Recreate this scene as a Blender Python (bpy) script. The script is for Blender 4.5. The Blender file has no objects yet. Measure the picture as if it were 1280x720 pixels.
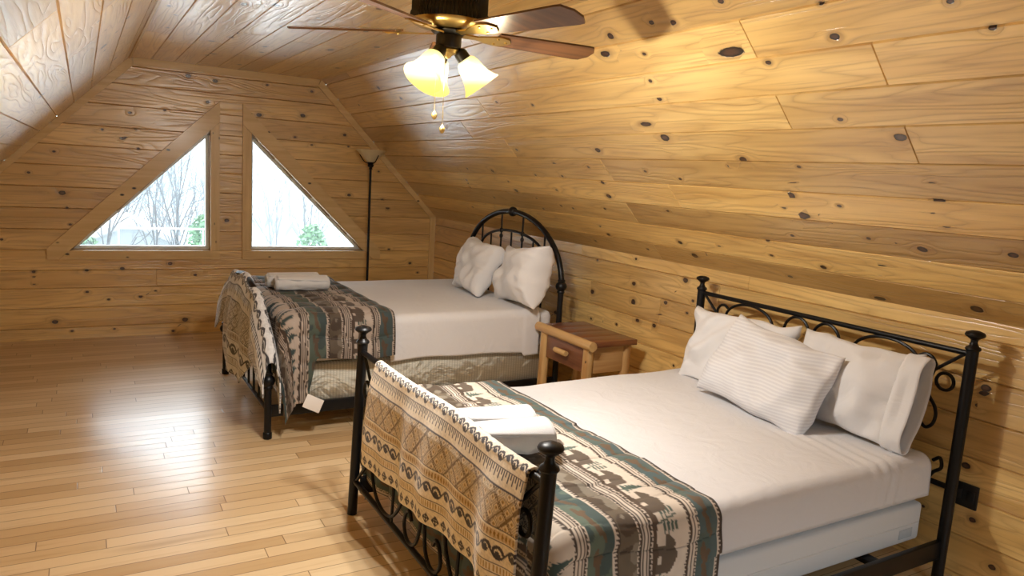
import bpy, bmesh, math, random
import numpy as np
from mathutils import Matrix, Vector
PI = math.pi
SC = bpy.context.scene
COL = SC.collection
rng = np.random.default_rng(7)

# ------------------------------------------------------------------ room dimensions (metres)
XM, HA, HB = 1.1746, 0.813, 2.061          # room axis, half width of flat ceiling, half width of floor
ZC, ZK = 2.406, 1.129                      # ceiling height, knee wall height
YB = -8.5                                  # back wall
XR, XL = XM + HB, XM - HB

# ------------------------------------------------------------------ object helpers
def tag(o, label=None, cat=None, group=None, kind=None):
    if label: o['label'] = label
    if cat: o['category'] = cat
    if group: o['group'] = group
    if kind: o['kind'] = kind
    return o

def thing(name, label, cat, loc, group=None):
    o = bpy.data.objects.new(name, None); COL.objects.link(o)
    o.location = loc; o.empty_display_size = .05
    return tag(o, label, cat, group)

class MB:
    """collects vertices and faces in world coordinates"""
    def __init__(s): s.v = []; s.f = []; s.n = 0
    def add(s, V, F):
        s.v.extend([tuple(map(float, p)) for p in V]); s.f.extend([tuple(i + s.n for i in q) for q in F]); s.n += len(V); return s
    def box(s, a, b, bev=0.0, M=None, seg=2):
        bm = bmesh.new(); bmesh.ops.create_cube(bm, size=1)
        sx, sy, sz = (b[i] - a[i] for i in range(3)); c = [(a[i] + b[i]) / 2 for i in range(3)]
        for v in bm.verts: v.co = Vector((v.co.x * sx + c[0], v.co.y * sy + c[1], v.co.z * sz + c[2]))
        if bev > 0: bmesh.ops.bevel(bm, geom=bm.edges[:], offset=bev, segments=seg, profile=.5, affect='EDGES')
        if M is not None: bm.transform(M)
        bm.verts.index_update(); s.add([v.co[:] for v in bm.verts], [[v.index for v in f.verts] for f in bm.faces]); bm.free(); return s
    def tube(s, pts, r, seg=10, closed=False, cap=True, smooth_pts=0):
        P = [np.array(p, float) for p in pts]
        if smooth_pts: P = spline(P, smooth_pts, closed)
        n = len(P); rr = [r] * n if np.isscalar(r) else list(np.interp(np.linspace(0, 1, n), np.linspace(0, 1, len(r)), r))
        T = []
        for i in range(n):
            a = P[(i - 1) % n] if (closed or i > 0) else P[i]; b = P[(i + 1) % n] if (closed or i < n - 1) else P[i]
            t = b - a; T.append(t / (np.linalg.norm(t) + 1e-12))
        u = np.cross(T[0], [0, 0, 1.]);
        if np.linalg.norm(u) < .1: u = np.cross(T[0], [1., 0, 0])
        u /= np.linalg.norm(u); V = []; F = []
        for i in range(n):
            u = u - T[i] * (u @ T[i]); u /= np.linalg.norm(u); w = np.cross(T[i], u)
            for k in range(seg):
                a = 2 * PI * k / seg; V.append(P[i] + rr[i] * (math.cos(a) * u + math.sin(a) * w))
        m = n if closed else n - 1
        for i in range(m):
            j = (i + 1) % n
            for k in range(seg): F.append((i * seg + k, i * seg + (k + 1) % seg, j * seg + (k + 1) % seg, j * seg + k))
        if cap and not closed: F.append(tuple(range(seg))[::-1]); F.append(tuple((n - 1) * seg + k for k in range(seg)))
        return s.add(V, F)
    def lathe(s, prof, c, seg=24, axis=None, rad=None):
        """prof [(r, z)] along +z from c, or along axis"""
        Z = np.array(axis if axis is not None else (0, 0, 1), float); Z /= np.linalg.norm(Z)
        X = np.cross(Z, [0, 0, 1.] if abs(Z[2]) < .9 else [1., 0, 0]); X /= np.linalg.norm(X); Y = np.cross(Z, X)
        V = []; F = []; c = np.array(c, float)
        for r, z in prof:
            for k in range(seg):
                a = 2 * PI * k / seg; q = r * (rad(k) if rad else 1)
                V.append(c + Z * z + q * (math.cos(a) * X + math.sin(a) * Y))
        for i in range(len(prof) - 1):
            for k in range(seg): F.append((i * seg + k, i * seg + (k + 1) % seg, (i + 1) * seg + (k + 1) % seg, (i + 1) * seg + k))
        if prof[0][0] > 1e-4: F.append(tuple(range(seg))[::-1])
        if prof[-1][0] > 1e-4: F.append(tuple((len(prof) - 1) * seg + k for k in range(seg)))
        return s.add(V, F)
    def prism(s, poly, d0, d1, axis=1):
        """polygon (two coordinates) extruded along axis from d0 to d1"""
        n = len(poly); V = []
        for d in (d0, d1):
            for p in poly: q = list(p); q.insert(axis, d); V.append(q)
        F = [tuple(range(n)), tuple(range(2 * n - 1, n - 1, -1))] + [(i, i + n, (i + 1) % n + n, (i + 1) % n) for i in range(n)]
        return s.add(V, F)
    def sphere(s, c, r, sq=(1, 1, 1), seg=14, rings=9):
        pr = [(max(math.sin(PI * i / rings), 1e-5) * r, -math.cos(PI * i / rings) * r) for i in range(rings + 1)]
        m = MB().lathe(pr, (0, 0, 0), seg)
        return s.add([(c[0] + p[0] * sq[0], c[1] + p[1] * sq[1], c[2] + p[2] * sq[2]) for p in m.v], m.f)
    def build(s, name, mat, parent=None, smooth=True, attrs=None, base=None, sub=None, bevel=0, fix=True):
        V = np.array(s.v, float); me = bpy.data.meshes.new(name)
        if parent is not None:
            r = parent
            while r.parent: r = r.parent
            off = np.array(r.location)
        else:
            lo, hi = V.min(0), V.max(0); off = np.array(base) if base is not None else np.array([(lo[0] + hi[0]) / 2, (lo[1] + hi[1]) / 2, lo[2]])
        me.from_pydata((V - off).tolist(), [], s.f)
        if fix:
            bm = bmesh.new(); bm.from_mesh(me); bmesh.ops.recalc_face_normals(bm, faces=bm.faces[:]); bm.to_mesh(me); bm.free()
        if attrs:
            for k, (t, A) in attrs.items():
                at = me.attributes.new(k, t, 'POINT'); A = np.ascontiguousarray(A, dtype=np.float32).ravel()
                at.data.foreach_set({'FLOAT': 'value', 'FLOAT_VECTOR': 'vector', 'FLOAT_COLOR': 'color'}[t], A)
        o = bpy.data.objects.new(name, me); COL.objects.link(o)
        if parent is not None: o.parent = parent
        else: o.location = off
        if mat: me.materials.append(mat)
        if smooth:
            me.polygons.foreach_set('use_smooth', [True] * len(me.polygons))
            if smooth != 'all':
                try: me.set_sharp_from_angle(angle=math.radians(40))
                except Exception: pass
        if sub: m = o.modifiers.new('sub', 'SUBSURF'); m.levels = m.render_levels = sub
        return o

def spline(P, k=8, closed=False):
    P = [np.array(p, float) for p in P]; n = len(P); out = []
    R = range(n if closed else n - 1)
    for i in R:
        p0 = P[(i - 1) % n] if closed or i > 0 else 2 * P[0] - P[1]
        p1 = P[i]; p2 = P[(i + 1) % n]
        p3 = P[(i + 2) % n] if closed or i < n - 2 else 2 * P[-1] - P[-2]
        for j in range(k):
            t = j / k
            out.append(.5 * ((2 * p1) + (-p0 + p2) * t + (2 * p0 - 5 * p1 + 4 * p2 - p3) * t * t + (-p0 + 3 * p1 - 3 * p2 + p3) * t ** 3))
    if not closed: out.append(P[-1])
    return out

def sines(seed, n=24, k0=4, k1=40, fall=1.0):
    """smooth random field made of sinusoids, vectorised"""
    g = np.random.default_rng(seed); k = np.exp(g.uniform(math.log(k0), math.log(k1), n)); a = g.uniform(0, 2 * PI, n); ph = g.uniform(0, 2 * PI, n)
    am = (k0 / k) ** fall; am /= math.sqrt((am ** 2).sum() / 2)
    def f(x, y, ax=1.0, ay=1.0):
        r = np.zeros(np.broadcast(x, y).shape)
        for i in range(n): r += am[i] * np.sin(k[i] * (math.cos(a[i]) * x * ax + math.sin(a[i]) * y * ay) + ph[i])
        return r
    return f

def grid_mb(P):
    """P (n, m, 3) -> MB"""
    n, m = P.shape[:2]; mb = MB(); mb.v = [tuple(p) for p in P.reshape(-1, 3).tolist()]; mb.n = n * m
    i, j = np.meshgrid(np.arange(n - 1), np.arange(m - 1), indexing='ij'); a = (i * m + j).ravel()
    mb.f = [tuple(q) for q in np.stack([a, a + 1, a + m + 1, a + m], 1).tolist()]
    return mb

def grid_normals(P):
    N = np.cross(np.gradient(P, axis=0), np.gradient(P, axis=1)); return N / (np.linalg.norm(N, axis=2, keepdims=True) + 1e-12)

# ------------------------------------------------------------------ material helpers
class NT:
    def __init__(s, name):
        s.m = bpy.data.materials.new(name); s.m.use_nodes = True; s.t = s.m.node_tree; s.t.nodes.clear()
        s.out = s.t.nodes.new('ShaderNodeOutputMaterial')
    def n(s, typ, ins=None, **props):
        nd = s.t.nodes.new('ShaderNode' + typ)
        for k, v in props.items(): setattr(nd, k, v)
        for k, v in (ins or {}).items(): s.set(nd.inputs[k], v)
        return nd
    def set(s, sock, v):
        if isinstance(v, bpy.types.NodeSocket): s.t.links.new(v, sock)
        elif isinstance(v, bpy.types.Node): s.t.links.new(v.outputs[0], sock)
        else:
            if hasattr(sock.default_value, '__len__') and not hasattr(v, '__len__'): v = [v] * len(sock.default_value)
            if hasattr(v, '__len__') and len(sock.default_value) == 4 and len(v) == 3: v = (*v, 1)
            sock.default_value = v
    def math(s, op, a, b=None, c=None, clamp=False):
        nd = s.n('Math', operation=op, use_clamp=clamp)
        for i, v in enumerate((a, b, c)):
            if v is not None: s.set(nd.inputs[i], v)
        return nd.outputs[0]
    def mix(s, f, a, b, mode='MIX'):
        nd = s.n('Mix', data_type='RGBA', blend_type=mode); s.set(nd.inputs[0], f); s.set(nd.inputs[6], a); s.set(nd.inputs[7], b); return nd.outputs[2]
    def ramp(s, f, stops, interp='LINEAR'):
        nd = s.n('ValToRGB'); e = nd.color_ramp; e.interpolation = interp
        while len(e.elements) < len(stops): e.elements.new(.5)
        for q, (p, c) in zip(e.elements, stops): q.position = p; q.color = (*c, 1) if hasattr(c, '__len__') else (c, c, c, 1)
        s.set(nd.inputs[0], f); return nd.outputs[0]
    def smooth(s, x, a, b):
        nd = s.n('MapRange', interpolation_type='SMOOTHSTEP'); s.set(nd.inputs[0], x); nd.inputs[1].default_value = a; nd.inputs[2].default_value = b; return nd.outputs[0]
    def xyz(s, x, y, z):
        nd = s.n('CombineXYZ'); s.set(nd.inputs[0], x); s.set(nd.inputs[1], y); s.set(nd.inputs[2], z); return nd.outputs[0]
    def noise(s, vec, scale, detail=3, rough=.55, dist=0):
        nd = s.n('TexNoise', {'Vector': vec, 'Scale': scale, 'Detail': detail, 'Roughness': rough, 'Distortion': dist}); return nd.outputs[0]
    def bump(s, h, strength=.3, dist=.01, normal=None):
        nd = s.n('Bump', {'Height': h, 'Strength': strength, 'Distance': dist})
        if normal is not None: s.set(nd.inputs['Normal'], normal)
        return nd.outputs[0]
    def attr(s, name):
        return s.n('Attribute', attribute_name=name)
    def pos(s): return s.n('TexCoord').outputs['Object']
    def principled(s, **k):
        p = s.n('BsdfPrincipled')
        for a, v in k.items(): s.set(p.inputs[a.replace('_', ' ')], v)
        s.t.links.new(p.outputs[0], s.out.inputs[0]); return p

def plain(name, col, rough=.5, metal=0, bump=0, bscale=200, coat=0, var=0, spec=.5, sheen=0):
    t = NT(name); c = col; k = {}
    p = t.pos()
    if var:
        c = t.mix(t.noise(p, 6, 4), tuple(x * (1 - var) for x in col), tuple(min(1, x * (1 + var)) for x in col))
    if bump: k['Normal'] = t.bump(t.noise(p, bscale, 3), bump, .002)
    t.principled(Base_Color=c, Roughness=rough, Metallic=metal, Coat_Weight=coat, Specular_IOR_Level=spec, Sheen_Weight=sheen, **k)
    return t.m

def pine_mat():
    t = NT('varnished knotty pine'); A = t.attr('pl'); sp = t.n('SeparateXYZ', {0: A.outputs['Vector']}); u, v, tint = sp.outputs
    K = t.attr('kn'); ks = t.n('SeparateXYZ', {0: K.outputs['Vector']}); ku, kv, ok = ks.outputs
    valid = t.smooth(ok, .85, .97)
    wob = t.math('MULTIPLY', t.math('SUBTRACT', t.noise(t.xyz(u, v, 0), 45, 2), .5), .5)
    d = t.math('ADD', t.math('SQRT', t.math('ADD', t.math('MULTIPLY', ku, ku), t.math('MULTIPLY', kv, kv))), wob)
    fall = t.math('MULTIPLY', t.math('EXPONENT', t.math('MULTIPLY', t.math('MULTIPLY', d, d), -.14)), valid)
    v2 = t.math('SUBTRACT', v, t.math('MULTIPLY', t.math('MULTIPLY', kv, fall), .012))
    low = t.noise(t.xyz(t.math('MULTIPLY', u, .55), t.math('MULTIPLY', v2, 5.5), tint), 1.0, 2, .5, .3)
    ringf = t.math('ADD', t.math('MULTIPLY', low, 15), t.math('MULTIPLY', fall, 1.2))
    ring = t.math('ABSOLUTE', t.math('SINE', t.math('MULTIPLY', ringf, PI)))
    ring = t.math('POWER', ring, .5)
    fine = t.noise(t.xyz(t.math('MULTIPLY', u, 2.2), t.math('MULTIPLY', v2, 75), tint), 1.0, 4, .6)
    broad = t.noise(t.xyz(t.math('MULTIPLY', u, .7), t.math('MULTIPLY', v2, 7), t.math('MULTIPLY', tint, 3.3)), 1.0, 3)
    c = t.mix(t.smooth(broad, .3, .7), (.71, .45, .15), (.93, .655, .255))
    c = t.mix(t.math('MULTIPLY', t.math('SUBTRACT', 1, ring), .5), c, (.44, .245, .075))
    c = t.mix(t.math('MULTIPLY', t.smooth(fine, .48, .75), .45), c, (.38, .19, .07))
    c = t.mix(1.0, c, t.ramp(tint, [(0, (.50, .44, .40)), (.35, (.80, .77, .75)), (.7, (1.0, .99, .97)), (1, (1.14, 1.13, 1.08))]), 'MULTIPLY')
    st = t.noise(t.xyz(t.math('MULTIPLY', u, .9), t.math('MULTIPLY', v2, 9), t.math('ADD', tint, 4.0)), 1.0, 3, .6, .8)
    c = t.mix(t.math('MULTIPLY', t.smooth(st, .60, .72), .3), c, (.36, .20, .085))
    halo = t.math('MULTIPLY', t.math('MULTIPLY', t.math('SUBTRACT', 1, t.smooth(d, .8, 2.6)), valid), .4)
    c = t.mix(halo, c, (.25, .10, .03))
    core = t.math('MULTIPLY', t.math('SUBTRACT', 1, t.smooth(d, .85, 1.05)), valid)
    kc = t.mix(t.smooth(d, .35, .8), (.085, .038, .02), (.012, .007, .005))
    c = t.mix(core, c, kc)
    h = t.math('ADD', t.math('MULTIPLY', ring, .5), t.math('ADD', t.math('MULTIPLY', fine, .25), t.math('MULTIPLY', core, -1.2)))
    h = t.math('ADD', h, t.math('MULTIPLY', broad, 1.6))
    nrm = t.bump(h, .45, .006)
    t.principled(Base_Color=c, Roughness=.34, Normal=nrm, Coat_Weight=1.0, Coat_Roughness=.28, Coat_IOR=1.65, Coat_Normal=nrm, Specular_IOR_Level=.5)
    return t.m

def board_mat(name, light, dark, axis=0, scale=1.0, rough=.4, knots=0.0, coat=.4):
    """straight-grained wood for boards and logs, grain along the given axis"""
    t = NT(name); s = t.n('SeparateXYZ', {0: t.pos()}); q = list(s.outputs)
    u = q[axis]; o = [q[i] for i in range(3) if i != axis]
    vec = t.xyz(t.math('MULTIPLY', u, 1.5 * scale), t.math('MULTIPLY', o[0], 26 * scale), t.math('MULTIPLY', o[1], 26 * scale))
    f = t.noise(vec, 1.0, 4, .6, .4); g = t.noise(vec, .25, 2)
    c = t.mix(t.smooth(f, .3, .75), light, dark); c = t.mix(t.math('MULTIPLY', t.smooth(g, .4, .7), .5), c, dark)
    if knots:
        vo = t.n('TexVoronoi', {'Vector': t.xyz(t.math('MULTIPLY', u, .55), o[0], o[1]), 'Scale': knots})
        c = t.mix(t.math('SUBTRACT', 1, t.smooth(vo.outputs['Distance'], .05, .11)), c, (.04, .02, .01))
    t.principled(Base_Color=c, Roughness=rough, Normal=t.bump(f, .2, .003), Coat_Weight=coat, Coat_Roughness=.2)
    return t.m

def floor_mat():
    t = NT('maple strip flooring'); s = t.n('SeparateXYZ', {0: t.n('NewGeometry').outputs['Position']}); x, y, z = s.outputs
    W, L = .0826, 1.05
    fy = t.math('DIVIDE', y, W); row = t.math('FLOOR', fy); vy = t.math('FRACT', fy)
    wn = t.n('TexWhiteNoise', {'W': row}, noise_dimensions='1D').outputs[0]
    fx = t.math('DIVIDE', t.math('ADD', x, t.math('MULTIPLY', wn, 7.0)), L); ix = t.math('FLOOR', fx); vx = t.math('FRACT', fx)
    bid = t.n('TexWhiteNoise', {'Vector': t.xyz(ix, row, 0)}, noise_dimensions='3D')
    b = bid.outputs[0]
    ey = t.math('MULTIPLY', t.math('MINIMUM', vy, t.math('SUBTRACT', 1, vy)), W)
    ex = t.math('MULTIPLY', t.math('MINIMUM', vx, t.math('SUBTRACT', 1, vx)), L)
    e = t.math('MINIMUM', ex, ey); seam = t.math('SUBTRACT', 1, t.smooth(e, .0006, .0030))
    vec = t.xyz(t.math('ADD', t.math('MULTIPLY', x, 1.3), t.math('MULTIPLY', b, 40)), t.math('MULTIPLY', y, 22), t.math('MULTIPLY', b, 9))
    g = t.noise(vec, 1.0, 4, .6, .6); g2 = t.noise(t.xyz(t.math('ADD', t.math('MULTIPLY', x, .8), t.math('MULTIPLY', b, 17)), t.math('MULTIPLY', y, 6), b), 1.0, 2)
    c = t.ramp(b, [(0, (.54, .36, .18)), (.25, (.63, .44, .235)), (.6, (.68, .49, .275)), (1, (.76, .58, .35))])
    c = t.mix(t.math('MULTIPLY', t.smooth(g, .5, .8), .4), c, (.40, .22, .085))
    c = t.mix(t.math('MULTIPLY', t.smooth(g2, .62, .78), .55), c, (.34, .19, .08))
    vo = t.n('TexVoronoi', {'Vector': t.xyz(t.math('MULTIPLY', x, .5), y, 0), 'Scale': 2.3})
    c = t.mix(t.math('MULTIPLY', t.math('SUBTRACT', 1, t.smooth(vo.outputs['Distance'], .015, .03)), .7), c, (.09, .04, .02))
    c = t.mix(t.math('MULTIPLY', seam, .8), c, (.16, .08, .03))
    h = t.math('ADD', t.math('MULTIPLY', seam, -1.0), t.math('ADD', t.math('MULTIPLY', b, .35), t.math('MULTIPLY', g, .05)))
    tilt = t.math('MULTIPLY', t.math('SUBTRACT', vy, .5), t.math('MULTIPLY', t.math('SUBTRACT', bid.outputs[0], .5), .5))
    nrm = t.bump(t.math('ADD', h, tilt), .35, .0015)
    t.principled(Base_Color=c, Roughness=.3, Normal=nrm, Coat_Weight=.42, Coat_Roughness=.19, Coat_Normal=nrm, Specular_IOR_Level=.3)
    return t.m

def cloth_mat(name, col=None, attr=None, rough=.85, weave=600, bump=.15, wr=0, sheen=.2):
    t = NT(name); p = t.pos()
    h = t.noise(p, weave, 2)
    if wr:
        w = t.n('TexNoise', {'Vector': p, 'Scale': 7.0, 'Detail': 4.0, 'Roughness': .5, 'Distortion': 1.5}).outputs[0]
        h = t.math('ADD', t.math('MULTIPLY', h, .06), t.math('MULTIPLY', w, wr))
    nrm = t.bump(h, bump, .01 if wr else .002)
    c = col
    if attr: c = t.attr(attr).outputs['Color']
    t.principled(Base_Color=c, Roughness=rough, Normal=nrm, Sheen_Weight=sheen, Sheen_Roughness=.5, Specular_IOR_Level=.2)
    return t.m

PINE = pine_mat(); FLOOR = floor_mat()
BLACK = plain('black powder coated steel', (.005, .005, .006), .38, 0, .03, 300, 0, 0, .3)
TRIM = {a: board_mat('pine trim board ' + a, (.84, .61, .29), (.70, .47, .19), i, 1.0, .42, 9.0) for i, a in enumerate('xyz')}
WHITE = cloth_mat('white cotton', (.70, .69, .70), wr=.9, bump=.8)
PILLOWM = cloth_mat('white pillowcase cotton', (.75, .745, .755), wr=1.0, bump=.5)
TOWEL = cloth_mat('white terry towelling', (.66, .66, .67), weave=320, bump=.7, sheen=.5)

# ------------------------------------------------------------------ plank walls
def planks(name, O, eu, ev, en, rows, ivals, breaks=(), knots=(), joints=None, tint=None, seed=0, base_label=None, du=.05):
    O, eu, ev, en = (np.array(q, float) for q in (O, eu, ev, en)); g = np.random.default_rng(seed)
    flip = np.cross(eu, ev) @ en < 0
    V = []; F = []; PLa = []; KNa = []; n = 0; bk = []
    K = np.array([(k[0], k[1], k[2] * .78, k[3]) for k in knots]) if len(knots) else np.zeros((0, 4))
    for ri, (r0, r1) in enumerate(rows):
        if joints and ri in joints: J = sorted(joints[ri])
        else: J = []
        segt = {}
        cuts = sorted([b for b in breaks if r0 + .004 < b < r1 - .004])
        vs = [r0] + cuts + [r1]
        for va, vb in zip(vs[:-1], vs[1:]):
            A = ivals(va + 1e-5); B = ivals(vb - 1e-5)
            for ii in range(min(len(A), len(B))):
                (a0, a1), (b0, b1) = A[ii], B[ii]; bk.append(((a0, a1, va), (b0, b1, vb)))
                js = [j for j in J if max(a0, b0) + .03 < j < min(a1, b1) - .03]
                ends = [(a0, b0)] + [(j, j) for j in js] + [(a1, b1)]
                for si in range(len(ends) - 1):
                    (pa, pb), (qa, qb) = ends[si], ends[si + 1]
                    if max(qa - pa, qb - pb) < 1e-3: continue
                    mid = (pa + pb + qa + qb) / 4; key = sum(1 for j in J if j < mid)
                    if key not in segt: segt[key] = (float(g.uniform(.25, .95)), g.uniform(0, 50), g.uniform(0, 50))
                    tv, ou, ov = segt[key]
                    if tint: tv2 = tint(ri, mid); tv = tv if tv2 is None else tv2
                    m = max(2, int(math.ceil(max(qa - pa, qb - pb) / du)) + 1)
                    fu = np.linspace(0, 1, m); ln = max(qa - pa, qb - pb); hu = np.zeros(m)
                    if si > 0: fu = np.insert(fu, 1, .003 / ln); hu = np.insert(hu, 0, -.005)
                    if si < len(ends) - 2: fu = np.insert(fu, -1, 1 - .003 / ln); hu = np.append(hu, -.005)
                    fu = np.sort(fu)
                    hu = np.zeros(len(fu));
                    if si > 0: hu[0] = -.005
                    if si < len(ends) - 2: hu[-1] = -.005
                    nv = max(2, int((vb - va) / .035) + 1); fv = np.linspace(va, vb, nv); 
                    if va == r0: fv = np.insert(fv, 1, va + .0045)
                    if vb == r1: fv = np.insert(fv, -1, vb - .0045)
                    hv = np.zeros(len(fv))
                    if va == r0 and ri > 0: hv[0] = -.011
                    if vb == r1 and ri < len(rows) - 1: hv[-1] = -.011
                    tt = ((fv - va) / (vb - va))[:, None]
                    U = (pa + (pb - pa) * tt) * (1 - fu) + (qa + (qb - qa) * tt) * fu
                    VV = np.repeat(fv[:, None], len(fu), 1); H = np.minimum(hv[:, None], hu[None, :])
                    P = O + U[..., None] * eu + VV[..., None] * ev + H[..., None] * en
                    kn = np.zeros(U.shape + (3,)); kn[..., 0] = 9
                    Kr = K[(K[:, 1] > r0 - .03) & (K[:, 1] < r1 + .03)] if len(K) else K
                    if len(Kr):
                        kd_u = (U[..., None] - Kr[:, 0]); kd_v = (VV[..., None] - Kr[:, 1])
                        dd = np.sqrt((kd_u / 1.4) ** 2 + kd_v ** 2); o = np.argsort(dd, axis=-1); i0 = o[..., 0]
                        d0 = np.take_along_axis(dd, o[..., :1], -1)[..., 0]
                        d1 = np.take_along_axis(dd, o[..., 1:2], -1)[..., 0] if len(Kr) > 1 else d0 + 9
                        kn[..., 0] = np.take_along_axis(kd_u, i0[..., None], -1)[..., 0] / (Kr[i0, 2] * Kr[i0, 3])
                        kn[..., 1] = np.take_along_axis(kd_v, i0[..., None], -1)[..., 0] / Kr[i0, 2]
                        kn[..., 2] = ((d0 < .12) & (d1 - d0 > .03)).astype(float)
                    V.append(P.reshape(-1, 3)); KNa.append(kn.reshape(-1, 3))
                    PLa.append(np.stack([U + ou, VV + ov, np.full(U.shape, tv)], -1).reshape(-1, 3))
                    a, b = U.shape; i, j = np.meshgrid(np.arange(a - 1), np.arange(b - 1), indexing='ij'); q = (i * b + j).ravel() + n
                    f = np.stack([q, q + 1, q + b + 1, q + b], 1); F.append(f[:, ::-1] if flip else f); n += a * b
    for q0, q1 in bk:      # solid backing behind the grooves
        (ua, ub, va), (uc, ud, vb) = q0, q1
        Q = [O + eu * a_ + ev * b_ - en * .02 for a_, b_ in ((ua - .011, va - .011), (ub + .011, va - .011), (ud + .011, vb + .011), (uc - .011, vb + .011))]
        V.append(np.array(Q)); F.append(np.array([[n, n + 1, n + 2, n + 3]])); n += 4; PLa.append(np.zeros((4, 3))); KNa.append(np.full((4, 3), 9.0) * np.array([1, 1, 0]))
    V = np.concatenate(V); mb = MB(); mb.v = V.tolist(); mb.f = [tuple(f) for f in np.concatenate(F).tolist()]
    o = mb.build(name, PINE, None, False, {'pl': ('FLOAT_VECTOR', np.concatenate(PLa)), 'kn': ('FLOAT_VECTOR', np.concatenate(KNa))}, base=(0, 0, 0), fix=False)
    return tag(o, base_label, None, None, 'structure')

def rnd_joints(rows, u0, u1, seed, keep=None):
    g = np.random.default_rng(seed); J = {}
    for r in range(len(rows)):
        L = []; u = u0 + g.uniform(.4, 3)
        while u < u1 - .4: L.append(u); u += g.uniform(1.4, 3.6)
        J[r] = L
    return J

def rnd_knots(u0, u1, v0, v1, per, seed, avoid=()):
    g = np.random.default_rng(seed); out = []
    for _ in range(int((u1 - u0) * (v1 - v0) * per)):
        k = (g.uniform(u0, u1), g.uniform(v0, v1))
        if all(math.hypot(k[0] - q[0], k[1] - q[1]) > .13 for q in list(avoid) + out):
            out.append((k[0], k[1], float(g.choice([.008, .011, .011, .015, .02, .024])), float(g.choice([1.2, 1.4, 1.6, 2.4]))))
    return out

KS = [(-4.63,.819,.011,1.4),(-5.03,.825,.01,1.4),(-5.59,.754,.014,1.4),(-4.91,.651,.026,1),(-4.83,.571,.011,1.4),(-4.91,.528,.03,2),(-5.14,.607,.011,1.4),(-5.59,.669,.022,1.4),(-5.55,.602,.009,2),(-5.58,.547,.02,1.4),(-4.79,.383,.011,1.4),(-5.21,.423,.011,1.4),(-5.44,.393,.02,1.4),(-5.79,.419,.018,1.4),(-4.61,.323,.011,1.4),(-4.58,.211,.011,1.4),(-4.21,.164,.011,1.4),(-4.88,.181,.017,1.4),(-5.21,.249,.016,2.5),(-5.18,.196,.007,1.4),(-4.63,.064,.011,2),(-5.57,.067,.026,1.4),(-5.12,.02,.016,2.5),(-4.37,.573,.011,1.4),(-5.05,1.639,.014,1.4),(-4.98,1.42,.03,3),(-5.45,1.419,.018,1.4),(-5.86,1.477,.011,1.4),(-5.95,1.371,.011,1.4),(-5.33,1.067,.012,1.4),(-5.54,.976,.022,1.4),(-4.74,.863,.02,1.4),(-5.13,1.351,.013,1.4),(-5.45,1.551,.01,1.4),(-4.22,1.087,.018,3),(-4.3,.998,.028,1.4),(-3.67,.918,.022,1.4),(-2.74,.923,.014,1.4),(-3.98,.766,.011,1.4),(-4.23,.721,.011,1.4),(-3.1,.801,.018,1.4),(-2.14,.713,.02,1.4),(-1.72,.725,.011,1.4),(-2.75,.693,.011,1.4),(-3.09,.697,.011,1.4),(-3.46,.784,.011,1.4),(-3.47,.545,.022,1.4),(-3.5,.66,.016,1.4),(-2.29,.519,.02,1.4),(-2.27,.609,.011,1.4),(-2.89,.562,.011,1.4),(-1.53,.592,.011,1.4),(-1.49,.506,.011,1.4),(-2.52,.455,.011,1.4),(-1.81,.414,.011,1.4),(-2.51,.352,.011,1.4),(-2.8,.407,.011,1.4),(-2.94,.395,.011,1.4),(-3.33,.426,.011,1.4),(-3.13,.242,.011,1.4),(-3.16,.17,.016,1.4),(-3.89,.203,.018,1.4),(-3.95,.103,.024,1.4),(-2.93,.076,.011,1.4),(-3.51,.085,.011,1.4),(-4.38,.562,.011,1.4),(-3.96,.466,.011,1.4),(-4.22,.222,.011,1.4),(-1.21,.253,.011,1.4),(-4.34,1.596,.022,1.2),(-4.23,1.512,.022,2.2),(-4.64,1.617,.014,1.4),(-4.76,1.595,.016,1.4),(-4.49,1.477,.011,1.4),(-4.42,1.231,.015,1.4),(-4.43,1.334,.012,1.4),(-1.21,1.583,.018,1.4),(-1.49,1.454,.014,1.4),(-.45,1.457,.011,1.4),(-2.92,1.318,.011,1.4),(-3.31,1.268,.011,1.4)]
KG = [(.82,2.304,.022,1.4),(1.04,2.286,.02,1.4),(1.49,2.303,.011,1.4),(1.9,2.288,.014,1.4),(.36,1.944,.014,1.4),(.63,1.99,.011,1.4),(.98,2.097,.018,1.4),(1.42,2.026,.022,1.4),(1.82,2.058,.022,1.4),(.15,1.786,.011,1.4),(.4,1.807,.011,1.4),(.3,1.728,.02,1.6),(-.2,1.58,.011,1.4),(.42,1.648,.011,1.4),(1.75,1.851,.011,1.4),(2.23,1.909,.016,1.4),(2.27,1.8,.011,1.4),(1.91,1.79,.011,1.4),(-.15,1.244,.024,1.4),(-.12,1.123,.011,1.4),(2.29,1.326,.018,1.4),(-.38,1.399,.011,1.4),(-.37,.584,.013,1.4),(.01,.592,.014,1.4),(.28,.605,.018,1.4),(.87,.541,.014,1.4),(-.37,.485,.011,1.4),(.01,.404,.013,1.4),(.42,.353,.015,1.4),(.54,.399,.011,1.4),(.17,.334,.011,1.4),(1.09,.334,.011,1.4),(-.23,.153,.022,1.4),(.78,.127,.024,1.4),(-.11,.068,.011,1.4),(.21,.07,.011,1.4),(.68,.026,.013,1.4),(.66,.647,.018,1.4),(1.14,1.044,.02,1.4),(-.58,.851,.011,1.4),(-.1,.983,.011,1.4),(2.64,1.289,.016,1.4),(2.7,1.21,.018,1.4),(2.59,1.575,.011,1.4),(2.73,.783,.012,1.4),(2.97,.636,.016,1.4),(3.06,.535,.011,1.4)]
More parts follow.
